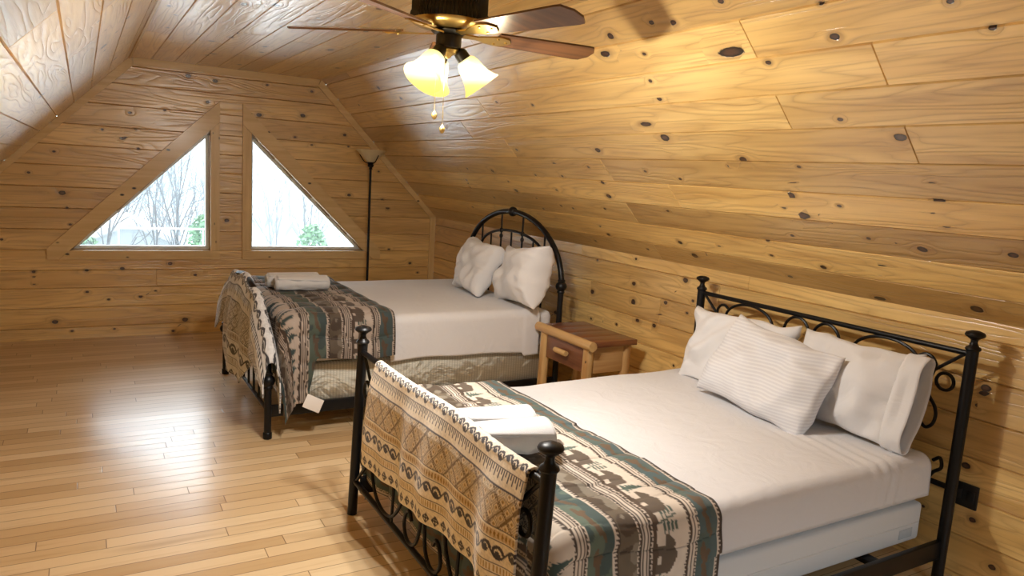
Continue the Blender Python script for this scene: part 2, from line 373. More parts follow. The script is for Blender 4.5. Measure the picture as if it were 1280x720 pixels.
KK = [(-2.87,.8,.02,1.4),(-3.33,.933,.018,1.4),(-3.34,.806,.028,1),(-3.4,.69,.016,1.4),(-3.57,.69,.016,1.4),(-2.88,.599,.011,1.4),(-3.18,.618,.011,1.4),(-3.82,1.03,.02,1.4),(-3.66,.86,.016,1.4),(-3.86,.83,.011,1.4),(-3.9,.914,.011,1.4),(-2.9,1.04,.011,1.4),(-3.33,1.103,.011,1.4),(-5.63,.851,.02,1.4),(-5.61,.77,.011,1.4),(-5.6,.5,.018,1.4),(-5.66,.28,.014,1.4)]

def rowlist(E): return list(zip(E[:-1], E[1:]))
SL = math.hypot(HB - HA, ZC - ZK); cs, sn = (HB - HA) / SL, (ZC - ZK) / SL
ES = [0, .15, .325, .5, .675, .85, 1.025, 1.2, 1.375, 1.55, 1.725, SL]
# right slope, u = y, v up the slope from the knee wall
RS = rowlist(ES); J = rnd_joints(RS, YB, 0, 3)
fixed = {0: [-3.6], 1: [], 2: [-3.6], 3: [-4.1], 4: [-3.63], 5: [-2.67, -5.57], 6: [-2.22, -5.09], 7: [-2.7, -5.57], 8: [-5.09], 9: [-2.4]}
for r, L in fixed.items(): J[r] = L + [-7.1 - .1 * r]
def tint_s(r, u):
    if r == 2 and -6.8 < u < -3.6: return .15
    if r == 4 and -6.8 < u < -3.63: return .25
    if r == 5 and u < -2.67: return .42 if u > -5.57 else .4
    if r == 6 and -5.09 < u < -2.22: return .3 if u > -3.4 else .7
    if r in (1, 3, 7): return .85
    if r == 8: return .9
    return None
KSx = KS + rnd_knots(YB, -6.1, 0, SL, 5, 5, KS)
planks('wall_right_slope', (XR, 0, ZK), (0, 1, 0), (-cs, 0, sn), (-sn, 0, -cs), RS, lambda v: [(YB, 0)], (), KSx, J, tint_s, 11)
# left slope
J = rnd_joints(RS, YB, 0, 4); KLx = rnd_knots(YB, 0, 0, SL, 6, 6)
planks('wall_left_slope', (XL, 0, ZK), (0, 1, 0), (cs, 0, sn), (sn, 0, -cs), RS, lambda v: [(YB, 0)], (), KLx, J, None, 12)
# ceiling, v = x
EC = [XM - HA] + [.528 + .175 * k for k in range(9)] + [XM + HA]
RC = rowlist(EC); J = rnd_joints(RC, YB, 0, 8); KCx = rnd_knots(YB, 0, XM - HA, XM + HA, 6, 9)
planks('ceiling', (0, 0, ZC), (0, 1, 0), (1, 0, 0), (0, 0, -1), RC, lambda v: [(YB, 0)], (), KCx, J, None, 13)
# knee walls
EK = [0, .02, .19, .365, .54, .71, .88, 1.05, ZK]; RK = rowlist(EK); J = rnd_joints(RK, YB, 0, 21)
J[5] = [-2.84, -3.61, -6.4]; J[6] = [-4.11, -6.9]; J[7] = [-2.7, -4.32, -7]; J[4] = [-5.0]
planks('wall_right', (XR, 0, 0), (0, 1, 0), (0, 0, 1), (-1, 0, 0), RK, lambda v: [(YB, 0)], (), KK + rnd_knots(YB, -2, 0, ZK, 4, 22, KK), J, None, 14)
planks('wall_left', (XL, 0, 0), (0, 1, 0), (0, 0, 1), (1, 0, 0), RK, lambda v: [(YB, 0)], (), rnd_knots(YB, 0, 0, ZK, 5, 23), rnd_joints(RK, YB, 0, 24), None, 15)
# gable walls: pentagon outline, two triangular window openings
OI, OT, WZ, WT = .176, 1.285, .768, 1.853            # opening: inner offset, tip offset, sill height, top height
def outline(z): return HB if z <= ZK else HB - (z - ZK) * (HB - HA) / (ZC - ZK)
def gable(v):
    w = outline(v)
    if WZ < v < WT:
        o = OT - (v - WZ) * (OT - OI) / (WT - WZ)
        return [(XM - w, XM - o), (XM - OI, XM + OI), (XM + o, XM + w)]
    if v >= WT and v < WT + .4: return [(XM - w, XM - OI), (XM - OI, XM + OI), (XM + OI, XM + w)]
    return [(XM - w, XM + w)]
EG = [0, .1, .272, .442, .595, .768, .942, 1.118, 1.294, 1.473, 1.643, 1.816, 2.0, 2.18, 2.33, ZC]
RG = rowlist(EG)
def gable_iv(v):
    w = outline(v)
    if WZ < v < WT:
        o = OT - (v - WZ) * (OT - OI) / (WT - WZ)
        return [(XM - w, XM - o), (XM - OI, XM + OI), (XM + o, XM + w)]
    return [(XM - w, XM + w)]
def tint_g(r, u): return [.62, .55, .6, .5, .66, .62, .45, .4, .55, .6, .7, .5, .6, .66, .6][r] + .08 * math.sin(u * 3 + r * 5) + .10
planks('wall_far', (0, 0, 0), (1, 0, 0), (0, 0, 1), (0, -1, 0), RG, gable_iv, (WZ, WT, ZK), KG, {4: [2.0], 3: [.55]}, tint_g, 16)
# back wall with a wide window opening
BX0, BX1, BZ0, BZ1 = .85, 2.66, .60, 1.55
def back_iv(v):
    w = outline(v)
    if BZ0 < v < BZ1: return [(XM - w, BX0), (BX1, XM + w)]
    return [(XM - w, XM + w)]
planks('wall_back', (0, YB, 0), (1, 0, 0), (0, 0, 1), (0, 1, 0), RG, back_iv, (BZ0, BZ1, ZK), rnd_knots(XL, XR, 0, ZC, 5, 31), None, None, 17)
# floor
o = MB().box((XL - .1, YB - .1, -.08), (XR + .1, .1, 0)).build('floor', FLOOR, None, False, base=(0, 0, 0)); tag(o, kind='structure')

# ------------------------------------------------------------------ trims on the far gable
def trim(nm, poly, y0=-.022, y1=.0, ax='x'):
    o = MB().prism(poly, y0, y1, 1).build(nm, TRIM[ax], None, False); return tag(o, kind='structure')
tw = .062
trim('trim_1', [(XM - HA + .024, ZC - .001), (XM + HA - .024, ZC - .001), (XM + HA - .028, ZC - tw), (XM - HA + .028, ZC - tw)])
for nm, s in (('trim_2', 1), ('trim_3', -1)):
    A = (XM + s * (HA - .002), ZC - .001); B = (XM + s * (HB - .001), ZK); n_ = (-s * sn * .085, -cs * .085)
    trim(nm, [A, B, (B[0] - s * .062, B[1] - .002), (A[0] - s * .03, A[1] - tw)], -.024, 0, 'x')
for nm, s in (('trim_4', 1), ('trim_5', -1)):
    trim(nm, [(XM + s * HB - s * .001, 0.001), (XM + s * HB - s * .001, ZK - .002), (XM + s * HB - s * .06, ZK - .004), (XM + s * HB - s * .06, .001)], -.022, 0, 'z')
for nm, s in (('trim_6', 1), ('trim_7', -1)):   # thin moulding where slope meets flat ceiling, left side only visible
    if s < 0:
        o = MB().tube([(XM - HA + .004, YB + .02, ZC - .004), (XM - HA + .004, -.03, ZC - .004)], .013, 6).build(nm, TRIM['y'], None, False); tag(o, kind='structure')

# ------------------------------------------------------------------ windows
def glass_mat():
    t = NT('window glass'); lw = t.n('Fresnel', {'IOR': 1.5}); m = t.n('MixShader', {0: lw.outputs[0]})
    t.set(m.inputs[1], t.n('BsdfTransparent', {0: (.97, .99, 1.0, 1)}).outputs[0]); t.set(m.inputs[2], t.n('BsdfGlossy', {'Roughness': .02}).outputs[0])
    t.t.links.new(m.outputs[0], t.out.inputs[0]); return t.m
GLASS = glass_mat(); VINYL = plain('white vinyl', (.80, .80, .78), .35, bump=.02)
YG = .095
for wi, s in ((1, -1), (2, 1)):
    X = lambda o: XM + s * o
    root = bpy.data.objects.new('window_%d' % wi, None); COL.objects.link(root); root.location = (X(.6), 0, WZ); tag(root, kind='structure')
    od = lambda o: 2.11 - .984 * (o - .099); idz = lambda o: WT - (WT - WZ) / (OT - OI) * (o - OI)
    otip = OI + (WT - .69) / ((WT - WZ) / (OT - OI))
    MB().prism([(X(.099), 2.11), (X(1.447), .783), (X(1.447), .69), (X(otip), .69), (X(OI), WT), (X(.099), idz(.099))], -.034, 0, 1).build('diagonal_casing', TRIM['x'], root, False)
    MB().prism([(X(.099), idz(.099) - .002), (X(OI), WT - .002), (X(OI), WZ), (X(.099), WZ)], -.031, 0, 1).build('upright_casing', TRIM['z'], root, False)
    MB().prism([(X(.099), WZ - .001), (X(OT + .0), WZ - .001), (X(otip - .004), .69), (X(.099), .69)], -.031, 0, 1).build('bottom_casing', TRIM['x'], root, False)
    e = .012   # lining of the opening
    lin = MB()
    lin.prism([(X(OI), WT + e), (X(OI - e), WT + e), (X(OI - e), WZ - e), (X(OI), WZ - e)], 0.0, .14, 1)
    lin.prism([(X(OI - e), WT + e), (X(OI), WT), (X(OT), WZ), (X(OT + 2 * e), WZ)], 0.0, .14, 1)
    lin.build('jamb', plain('pale pine jamb', (.86, .72, .45), .4, var=.1), root, False)
    MB().prism([(X(OI - e), WZ), (X(OT + e), WZ), (X(OT + e), WZ - e), (X(OI - e), WZ - e)], -.005, .19, 1).build('sill', VINYL, root, False)
    fr = MB()
    fw = .03; q = [(X(OI), idz(OI)), (X(OT), WZ), (X(OI), WZ)]
    qi = [(X(OI + fw), idz(OI + fw) - fw * 1.4), (X(OT - fw * 2.42), WZ + fw), (X(OI + fw), WZ + fw)]
    for i in range(3):
        j = (i + 1) % 3; fr.prism([q[i], q[j], qi[j], qi[i]], YG - .02, YG + .03, 1)
    fr.build('sash_frame', VINYL, root, False)
    MB().prism(qi, YG, YG + .006, 1).build('pane', GLASS, root, False)
# guard rail standing on the sill of the left window
rail = thing('guard_rail', 'white metal guard rail standing just outside the left window pane', 'rail', (.62, .143, WZ))
WMET = plain('white painted metal', (.85, .85, .84), .3)
MB().tube([(.262, .143, .948), (1.02, .143, .948)], .008, 8).build('top_bar', WMET, rail)
for xx in (.262, .955): 
    MB().tube([(xx, .143, .775), (xx, .143, .948)], .007, 8).build('post', WMET, rail)
    MB().box((xx - .014, .129, .769), (xx + .014, .157, .785), .003).build('foot', plain('rail foot', (.5, .45, .38), .5), rail)
# back window
root = bpy.data.objects.new('window_3', None); COL.objects.link(root); root.location = (1.17, YB, BZ0); tag(root, kind='structure')
for nm, a, b in (('casing', (BX0 - .08, YB, BZ0 - .08), (BX1 + .08, YB + .02, BZ0)), ('casing', (BX0 - .08, YB, BZ1), (BX1 + .08, YB + .02, BZ1 + .08)), ('casing', (BX0 - .09, YB, BZ0), (BX0, YB + .02, BZ1)), ('casing', (BX1, YB, BZ0), (BX1 + .09, YB + .02, BZ1))):
    MB().box(a, b).build(nm, TRIM['x'], root, False)
for x0 in (BX0, (BX0 + BX1) / 2):
    x1 = x0 + (BX1 - BX0) / 2; m = MB()
    for a, b in (((x0, BZ0), (x1, BZ0 + .05)), ((x0, BZ1 - .05), (x1, BZ1)), ((x0, BZ0 + .05), (x0 + .05, BZ1 - .05)), ((x1 - .05, BZ0 + .05), (x1, BZ1 - .05))):
        m.box((a[0], YB - .09, a[1]), (b[0], YB - .03, b[1]))
    m.build('sash_frame', VINYL, root, False)
    MB().box((x0 + .05, YB - .06, BZ0 + .05), (x1 - .05, YB - .055, BZ1 - .05)).build('pane', GLASS, root, False)
m = MB()
for a, b in (((BX0 - .02, BZ0 - .02), (BX1 + .02, BZ0)), ((BX0 - .02, BZ1), (BX1 + .02, BZ1 + .02)), ((BX0 - .02, BZ0), (BX0, BZ1)), ((BX1, BZ0), (BX1 + .02, BZ1))):
    m.box((a[0], YB - .12, a[1]), (b[0], YB + .002, b[1]))
m.build('jamb', VINYL, root, False)

# ------------------------------------------------------------------ patterned cloth
def lerp(A, B, m): return A * (1 - m[..., None]) + np.array(B) * m[..., None]
CREAM, BROWN, TEAL, OLIVE, DKB = (.66, .58, .49), (.075, .057, .046), (.085, .128, .132), (.15, .12, .085), (.045, .035, .03)
def ell(x, y, cx, cy, rx, ry): return (((x - cx) / rx) ** 2 + ((y - cy) / ry) ** 2) < 1
def bear(x, y):
    """walking bear, feet at y = 0, about .11 long and .075 tall"""
    b = ell(x, y, 0, .045, .048, .026) | ell(x, y, .012, .056, .028, .02) | ell(x, y, .053, .047, .02, .016) | ell(x, y, .070, .040, .013, .009) | ell(x, y, .046, .062, .007, .008)
    for c in (-.036, -.02, .022, .036): b |= (abs(x - c) < .0085) & (y > 0) & (y < .045)
    return b
def pine_tree(x, y, h=.09):
    b = (abs(x) < .003) & (y > 0) & (y < h)
    for k in range(5):
        z0 = h * (.16 + .16 * k); w = h * (.42 - .075 * k); b |= (y > z0) & (y < z0 + h * .24) & (abs(x) < w * (1 - (y - z0) / (h * .24)) * (1 - .35 * np.abs(np.sin(x * 420 + k))))
    return b
def fern(x, y, h=.08):
    b = (abs(x - .2 * y) < .003) & (y > 0) & (y < h)
    for k in range(4):
        for sgn in (-1, 1):
            cx, cy = sgn * .022 + .01, .03 + .014 * k
            b |= ell(x, y, cx, cy + .3 * abs(0), .022 - .003 * k, .0045)
    return b
def lines(q, w, t):
    """q 0..w across the band"""
    k = q / w; z = np.zeros(q.shape)
    nl = max(4, int(w / .0105)); ph = (k * nl) % 1; z = (ph > .52).astype(float)
    edge = (np.minimum(q, w - q) < .013); zig = (np.abs(((t / .012) % 1) - .5) * 2 * .010) > (np.minimum(q, w - q) - .001)
    return np.where(edge, 1 - zig.astype(float), z)
BANDS = [(.010, 'dark'), (.018, 'lace'), (.085, 'teal'), (.052, 'lines'), (.125, 'bear'), (.062, 'lines'), (.070, 'camo'), (.022, 'lace'), (.10, 'olive'), (.062, 'lines'), (.13, 'trees'), (.06, 'lines'), (.085, 'camo'), (.022, 'lace'), (.10, 'teal'), (.06, 'lines'), (.125, 'bear'), (.06, 'lines'), (.09, 'camo'), (.03, 'lace'), (.12, 'teal'), (.5, 'camo')]
f_camo = sines(3, 20, 25, 110, .6); f_c2 = sines(4, 20, 25, 110, .6); f_soft = sines(5, 16, 30, 200, .5)
def comforter_col(s, t):
    C = np.zeros(s.shape + (3,)); C[:] = BROWN; p = 0
    for bi, (w, kind) in enumerate(BANDS):
        m = (s >= p) & (s < p + w)
        if m.any():
            q = s[m] - p; tt = t[m] + .07 * bi; one = np.ones(q.shape + (3,))
            if kind == 'dark': c = one * DKB
            elif kind == 'lace':
                z = (np.abs(((tt / .013) % 1) - .5) * 2 * w * .75 + .12 * w > q).astype(float); c = lerp(one * CREAM, BROWN, z)
            elif kind == 'lines': c = lerp(one * CREAM, BROWN, lines(q, w, tt))
            elif kind in ('teal', 'olive'):
                c = lerp(one * TEAL, (.085, .125, .112), (f_camo(q, tt) > .4).astype(float)) if kind == 'teal' else lerp(one * (.12, .165, .13), (.065, .10, .098), (f_c2(q, tt) > .3).astype(float))
                y = w / 2 - q; x = ((tt / .16) % 1 - .5) * .16
                cano = ell(x, y, 0, .0, .055, .020) & ~ell(x, y, 0, .016, .045, .018); pad = (abs(y + .25 * x + .006) < .003) & (abs(x) < .06) | ell(x, y, -.06, .012, .012, .006)
                c = lerp(c, (.14, .095, .06), (cano | pad | ell(x, y, .05, -.02, .03, .01)).astype(float))
            elif kind == 'camo':
                c = lerp(one * OLIVE, (.095, .07, .05), (f_camo(q, tt) > .1).astype(float)); c = lerp(c, (.24, .21, .165), (f_c2(q, tt) > .85).astype(float))
            else:
                c = one * CREAM; y = w - .012 - q; P = .19
                i = np.floor(tt / P); x = (tt / P - i - .5) * P
                if kind == 'bear':
                    tree = np.where(i % 2 == 0, pine_tree(x + .062, y, .095), fern(x + .062, y))
                    c = lerp(c, (.10, .14, .115), tree.astype(float)); c = lerp(c, (.13, .10, .075), bear(x - .015, y).astype(float)); c = lerp(c, (.10, .07, .05), (y < .004 + .004 * np.sin(tt * 60)).astype(float))
                else:
                    tr = pine_tree(x + .05, y, .11) | pine_tree(x - .0, y, .08) | pine_tree(x - .055, y, .10); c = lerp(c, (.06, .10, .10), tr.astype(float)); c = lerp(c, (.10, .07, .05), (y < .012 + .006 * np.sin(tt * 50)).astype(float))
            C[m] = c
        p += w
    C[np.abs(np.sin(PI * (t + .12 + .02 * np.sin(s * 8)) / .27)) < .022] *= .55      # quilting thread
    return C * (1 + .04 * f_soft(s, t))[..., None]

def bend(d, R):
    a = np.clip(d / R, 0, PI / 2); return R * np.sin(a), R * (1 - np.cos(a)) + np.maximum(0, d - R * PI / 2)

def drape(x0, x1, y0, y1, zt, R, dfoot, dnear, dfar, res, puff=None, fold=0.0, sag=0.0, corner=.05, seed=1, smax=None, flare=0.0, drop_fn=None):
    """cloth laid over a bed: x0 foot edge, x1 head-side hem, y0 near edge, y1 far edge. returns P, s, t"""
    L = x1 - x0; W = y1 - y0
    S = np.linspace(0, L + dfoot, int((L + dfoot) / res) + 1); T = np.linspace(-dnear, W + dfar, int((W + dnear + dfar) / res) + 1)
    s, t = np.meshgrid(S, T, indexing='ij')
    if drop_fn is not None: t = drop_fn(s, t)
    a = np.maximum(0, s - L); b = np.where(t < 0, -t, np.maximum(0, t - W)); sg = np.where(t < 0, -1.0, 1.0)
    d = np.hypot(a, b) + 1e-9; ca, cb = a / d, b / d
    h, v = bend(d, R)
    th = np.arctan2(b, a)
    h = h + corner * np.sin(2 * th) ** 2 * np.clip(d / .3, 0, 1.3) * (1 + .35 * np.sin(6 * th + seed))
    f = sines(seed, 10, 5, 16, .6)
    h = h + (fold * np.clip(f(s * cb / 1 + 7, t * ca + 3) + .9, 0, 3) * np.clip((d - R) / .25, 0, 1.2) if fold else 0) + flare * np.clip(d - R, 0, 1)
    x = x1 - np.minimum(s, L) - ca * h; y = y0 + np.clip(t, 0, W) + sg * cb * h; z = zt - v
    if sag: z = z + sag * sines(seed + 50, 14, 4, 18, .7)(s, t) * (d < .02)
    P = np.stack([x, y, z], -1)
    if puff is not None:
        N = grid_normals(P); N *= np.sign(N[N.shape[0] // 4, N.shape[1] // 2, 2])
        P = P + N * puff(s, t)[..., None]
    return P, s, t

def cloth_obj(P, name, mat, parent=None, thick=.01, col=None, off=-1, base=None, sub=0):
    mb = grid_mb(P); at = None
    if col is not None:
        c4 = np.concatenate([np.clip(col, 0, 1), np.ones(col.shape[:2] + (1,))], -1); at = {'Col': ('FLOAT_COLOR', c4)}
    o = mb.build(name, mat, parent, 'all', at, base=base, fix=False)
    n = o.data.polygons[len(o.data.polygons) // 3].normal
    if thick:
        m = o.modifiers.new('thickness', 'SOLIDIFY'); m.thickness = thick; m.offset = off
    return o

COMF = cloth_mat('printed lodge comforter', attr='Col', weave=500, bump=.12, sheen=.15, rough=.7)
THROWM = cloth_mat('woven blanket', attr='Col', weave=420, bump=.5, sheen=.4, rough=.95)

# throw blanket pattern, d measured down from the fold, t along the rail
NAVY, MUST, TCREAM = (.055, .05, .06), (.52, .36, .15), (.86, .78, .63)
def scroll(q, t, w, P=.085):
    y = (q / w - .5) * 2; x = ((t / P) % 1 - .5) * 2; k = w / P
    m = np.zeros(q.shape, bool)
    for cx, cy, r in ((-.45, -.12, .36), (.42, .1, .42)):
        rr = np.hypot((x - cx), (y - cy) * k * 1.05); an = np.arctan2(y - cy, x - cx)
        sp = r * (.35 + .65 * ((an / (2 * PI)) % 1)); m |= (np.abs(rr - sp) < .10) | (rr < .14)
    m |= np.abs(y - .62 * np.sin(x * PI)) < .15
    return m
def throw_col(d, t, inv=False):
    C = np.ones(d.shape + (3,)) * TCREAM; q = np.abs(d)
    def put(m, c): C[m] = c
    if inv: C[:] = (.70, .68, .64)
    NV = (.09, .13, .22) if inv else NAVY; MU = (.20, .26, .36) if inv else MUST
    b = q < .052; m = b.copy(); m[b] = scroll(q[b], t[b], .052, .08); put(m, NV)
    put((q > .056) & (q < .060), NV); tick = np.abs(((t / .0125) % 1) - .5) < .24
    put((q > .060) & (q < .092) & tick & (q < .078 + .014 * (np.floor(t / .0125) % 2)), NV); put((q > .112) & (q < .116), NV)
    b = (q > .118) & (q < .232); p = .05; u = ((t + q) / p) % 1 - .5; v = ((t - q) / p) % 1 - .5; mx = np.maximum(abs(u), abs(v))
    put(b, (.80, .70, .53) if not inv else (.6, .6, .6)); LN = NV if inv else (.20, .135, .07)
    put(b & (mx > .455), LN); put(b & (mx < .36) & (mx > .29), LN); put(b & (mx < .15), MU); put(b & (mx < .06), LN)
    put(b & (mx > .39) & (mx < .43) & (((t / .013) % 1 + (q / .013)) % 1 < .4), LN)
    put((q > .232) & (q < .236), NV)
    b = (q > .240) & (q < .266); put(b, (.70, .56, .34) if not inv else (.5, .55, .62)); x = np.abs(((t / .016) % 1) - .5); put(b & (x < .32 * (1 - np.abs(q - .253) / .013)), (.36, .20, .045) if not inv else NV)
    put((q > .268) & (q < .271), NV)
    b = (q > .274) & (q < .334); m = b.copy(); m[b] = scroll(q[b] - .274, t[b], .06, .11); put(m, NV)
    put((q > .338) & (q < .341), NV); put((q > .344) & (q < .366) & tick, MU if not inv else NV); put((q > .368) & (q < .371), NV)
    b = (q > .375) & (q < .46); x = ((t / .045) % 1 - .5) * .045; y = q - .405
    put(b & (np.abs(x) + np.abs(y) < .019), NV); put(b & (np.abs(x) + np.abs(y) < .012), TCREAM); put(b & ((np.abs(x) < .003) | (np.abs(y) < .003)) & (np.abs(x) + np.abs(y) < .019), NV)
    put(b & (q > .43) & (np.abs(x) < (q - .43) * .7), (.30, .20, .09))
    f = sines(21, 18, 200, 900, .2)
    return C * (1 + .07 * f(d, t))[..., None]

def desat(C, k): return C * (1 - k) + C.mean(-1, keepdims=True) * k

# ------------------------------------------------------------------ pillows and towels
def pillow(name, c, wdir, hdir, w, h, th, label, group, seed=0, mat=None, pinch=.10, slump=0.0, hem=False):
    wd = np.array(wdir, float); wd /= np.linalg.norm(wd); hd = np.array(hdir, float); hd -= wd * (hd @ wd); hd /= np.linalg.norm(hd); td = np.cross(wd, hd)
    root = thing(name, label, 'pillow', (c[0], c[1], c[2] - h * .45), group)
    n = 64; a = np.linspace(-1, 1, n); u, v = np.meshgrid(a, a, indexing='ij')
    f = sines(seed, 22, 3, 14, .8); f2 = sines(seed + 9, 22, 5, 22, .7)
    prof = np.clip((1 - u ** 2) * (1 - v ** 2), 0, 1) ** .36
    ox, oy = 1 + .030 * f(v * .9, v * 0 + 2) * np.abs(u), 1 + .035 * f2(u * .8, u * 0 + 1) * np.abs(v)
    ex = 1 - pinch * (1 - np.abs(v) ** 2.2) * np.abs(u) ** 3 * .6; ey = 1 - pinch * (1 - np.abs(u) ** 2.2) * np.abs(v) ** 3
    mb = MB()
    for sgn in (1, -1):
        thk = th / 2 * prof * (1 + .14 * f(u * .6, v * .6)) + (.009 * f2(u, v, 1, .6) * (1 - np.maximum(abs(u), abs(v)) ** 8))
        # creases running in from the seams
        cre = .007 * np.sin(v * 15 + 4 * f(u * .4, v * .5)) * np.abs(u) ** 2.5 * (1 - u ** 8) * np.clip(f2(v, u * .4) + .4, 0, 1.5) + .006 * np.sin(u * 14 + 4 * f2(u * .5, v * .4)) * np.abs(v) ** 2.5 * (1 - v ** 8) * np.clip(f(u, v * .4) + .4, 0, 1.5) + .006 * np.sin(9 * (u + .7 * v) + 3 * f(u * .4, v * .4)) * prof
        thk = np.maximum(thk + cre * (prof > .05), .002 * (prof > 0))
        vv = v - slump * (1 - u ** 2) * (v + 1) * .5
        P = np.array(c) + (u * ex * ox * w / 2)[..., None] * wd + (vv * ey * oy * h / 2)[..., None] * hd + (sgn * thk)[..., None] * td
        P += .006 * f(u * .5 + 3, v * .5)[..., None] * td
        g = grid_mb(P); mb.add(g.v, g.f if sgn > 0 else [q[::-1] for q in g.f])
    o = mb.build('pillow_cover', mat or PILLOWM, root, 'all', fix=False)
    bm = bmesh.new(); bm.from_mesh(o.data); bmesh.ops.remove_doubles(bm, verts=bm.verts[:], dist=.0012); bmesh.ops.recalc_face_normals(bm, faces=bm.faces[:]); bm.to_mesh(o.data); bm.free()
    o.data.polygons.foreach_set('use_smooth', [True] * len(o.data.polygons))
    if hem:   # open sleeve end of the pillowcase
        m = 40; kk = 8; Q = np.zeros((kk, m, 3)); cc = np.array(c)
        for i in range(kk):
            q = i / (kk - 1); uu = hem * (.80 + .30 * q); tk = .045 * (1 - .1 * q) + .01
            for j in range(m):
                an = 2 * PI * j / m; sx, sy = math.copysign(abs(math.cos(an)) ** .6, math.cos(an)), math.copysign(abs(math.sin(an)) ** .9, math.sin(an))
                Q[i, j] = cc + wd * (uu * w / 2) + hd * (sx * h / 2 * (.985 - .01 * math.sin(an * 3))) + td * (sy * tk * (1.1 if i < 3 else 1.0 + .2 * math.sin(5 * an)))
        Q = np.concatenate([Q, Q[:, :1]], 1)
        cloth_obj(Q, 'pillowcase_hem', mat or PILLOWM, root, .003, off=0)
    return root

def towel(name, c, ax, L, r, label, group, flat=.8, seed=0):
    """rolled towel lying along ax; the spiral shows at the ends"""
    A = np.array(ax, float); A /= np.linalg.norm(A); Sd = np.cross([0, 0, 1.], A); Sd /= np.linalg.norm(Sd); Z = np.cross(A, Sd)
    root = thing(name, label, 'towel', (c[0], c[1], c[2] - r * flat), group)
    f = sines(seed, 12, 8, 30, .7); n, m = 40, 48; Q = np.zeros((n, m + 1, 3))
    for i in range(n):
        q = i / (n - 1) * 2 - 1; e = min(1.0, (1 - abs(q)) * 9); rr = r * (.78 + .22 * math.sqrt(max(0, 1 - (1 - e) ** 2)))
        for j in range(m + 1):
            an = 2 * PI * j / m; k = rr * (1 + .035 * float(f(np.array(q * L / 2 * 6), np.array(math.cos(an)))))
            Q[i, j] = np.array(c) + A * (q * L / 2) + Sd * math.cos(an) * k * 1.12 + Z * math.sin(an) * k * flat
    mb = grid_mb(Q)
    o = mb.build('towel_roll', TOWEL, root, 'all')
    for sg in (-1, 1):
        pts = []; 
        for j in range(60):
            an = j / 60 * 2 * PI * 2.6; rr = r * (.80 - .70 * j / 60); pts.append(np.array(c) + A * sg * (L / 2 - .004) + Sd * math.cos(an) * rr * 1.1 + Z * math.sin(an) * rr * flat)
        mb2 = MB().tube(pts, r * .12, 6); mb2.build('spiral_end', TOWEL, root)
    flap = np.zeros((24, 14, 3))
    for i in range(24):
        q = i / 23 * 2 - 1
        for j in range(14):
            an = math.radians(20 + 130 * j / 13 + 12 * q); k = r * 1.035
            flap[i, j] = np.array(c) + A * q * (L / 2 - .012) + Sd * math.cos(an) * k * 1.12 + Z * math.sin(an) * k * flat
    cloth_obj(flap, 'loose_edge', TOWEL, root, .009, off=0)
    return root

# ------------------------------------------------------------------ near bed: straight posts, scrollwork
def finial(m, x, y, z, s=1.0):
    m.lathe([(.026 * s, 0), (.030 * s, .006), (.027 * s, .014), (.018 * s, .020), (.013 * s, .034), (.014 * s, .044), (.024 * s, .052), (.036 * s, .060), (.038 * s, .066), (.034 * s, .074), (.018 * s, .081), (.0001, .083)], (x, y, z), 20)

def YZ(x, pts, lean=0.0): return [(x + lean * z, y, z) for y, z in pts]

bed = thing('metal_bed', 'black metal scrollwork bed nearest the camera, beside the wall outlet', 'bed', (2.0, -4.86, 0))
HX, HC, HP = 3.10, -4.862, .762
hb = MB().tube([(HX, HC + HP, 1.005), (HX, HC - HP, 1.005)], .012, 10).build('headboard_rail', BLACK, bed)
MB().tube([(HX, HC + HP, .43), (HX, HC - HP, .43)], .012, 10).build('headboard_rail', BLACK, bed)
for s in (1, -1):
    m = MB().lathe([(.021, 0), (.023, .01), (.023, 1.02)], (HX, HC + s * HP, 0), 18); o = m.build('headboard_post', BLACK, bed)
    m = MB(); finial(m, HX, HC + s * HP, 1.02); m.build('finial', BLACK, o)
def arc(c, hw, z0, z1, n=16, up=1): return [(c + hw * math.cos(PI * i / n), z0 + (z1 - z0) * math.sin(PI * i / n)) for i in range(n + 1)]
def ring(c, z, r, n=20): return [(c + r * math.cos(2 * PI * i / n), z + r * math.sin(2 * PI * i / n)) for i in range(n)]
R1 = .0075
for s in (1, -1):
    f = lambda L: YZ(HX, [(HC + s * y, z) for y, z in L])
    MB().tube(f([(.735, 1.0), (.60, .885)]), R1, 8).build('diagonal_brace', BLACK, bed)
    MB().tube(f(ring(.672, .865, .036)), R1, 8, True).build('scroll', BLACK, bed)
    MB().tube(f([(.55, .95), (.575, .962), (.605, .955), (.625, .925), (.615, .88), (.60, .83), (.615, .79), (.645, .75), (.655, .71), (.645, .67), (.62, .65), (.595, .665)]), R1, 8, smooth_pts=6).build('scroll', BLACK, bed)
    MB().tube(f([(.57, .80), (.565, .86)] + arc(.397, .163, .90, .992)[::1] + [(.232, .84), (.25, .72), (.33, .64), (.40, .68), (.38, .74)]), R1, 8, smooth_pts=4).build('scroll', BLACK, bed)
    MB().tube(f([(.165, .80), (.162, .90)] + arc(.086, .075, .91, .99) + [(.012, .85), (.02, .72), (.09, .62), (.16, .68), (.13, .74)]), R1, 8, smooth_pts=4).build('scroll', BLACK, bed)
    MB().tube(f([(.672, .52), (.70, .54), (.71, .50), (.68, .47), (.66, .43)]), R1, 8, smooth_pts=5).build('scroll', BLACK, bed)
FX, FC, FP, LEAN = 1.053, -4.828, .777, .034
ft = lambda L: YZ(FX, L, LEAN)
for s in (1, -1):
    m = MB().tube([(FX + LEAN * z, FC + s * FP, z) for z in (0, .3, .6, .815)], .0225, 18); o = m.build('footboard_post', BLACK, bed)
    m = MB(); finial(m, FX + LEAN * .815, FC + s * FP, .815); m.build('finial', BLACK, o)
MB().tube(ft([(FC + FP, .775), (FC - FP, .775)]), .013, 10).build('footboard_rail', BLACK, bed)
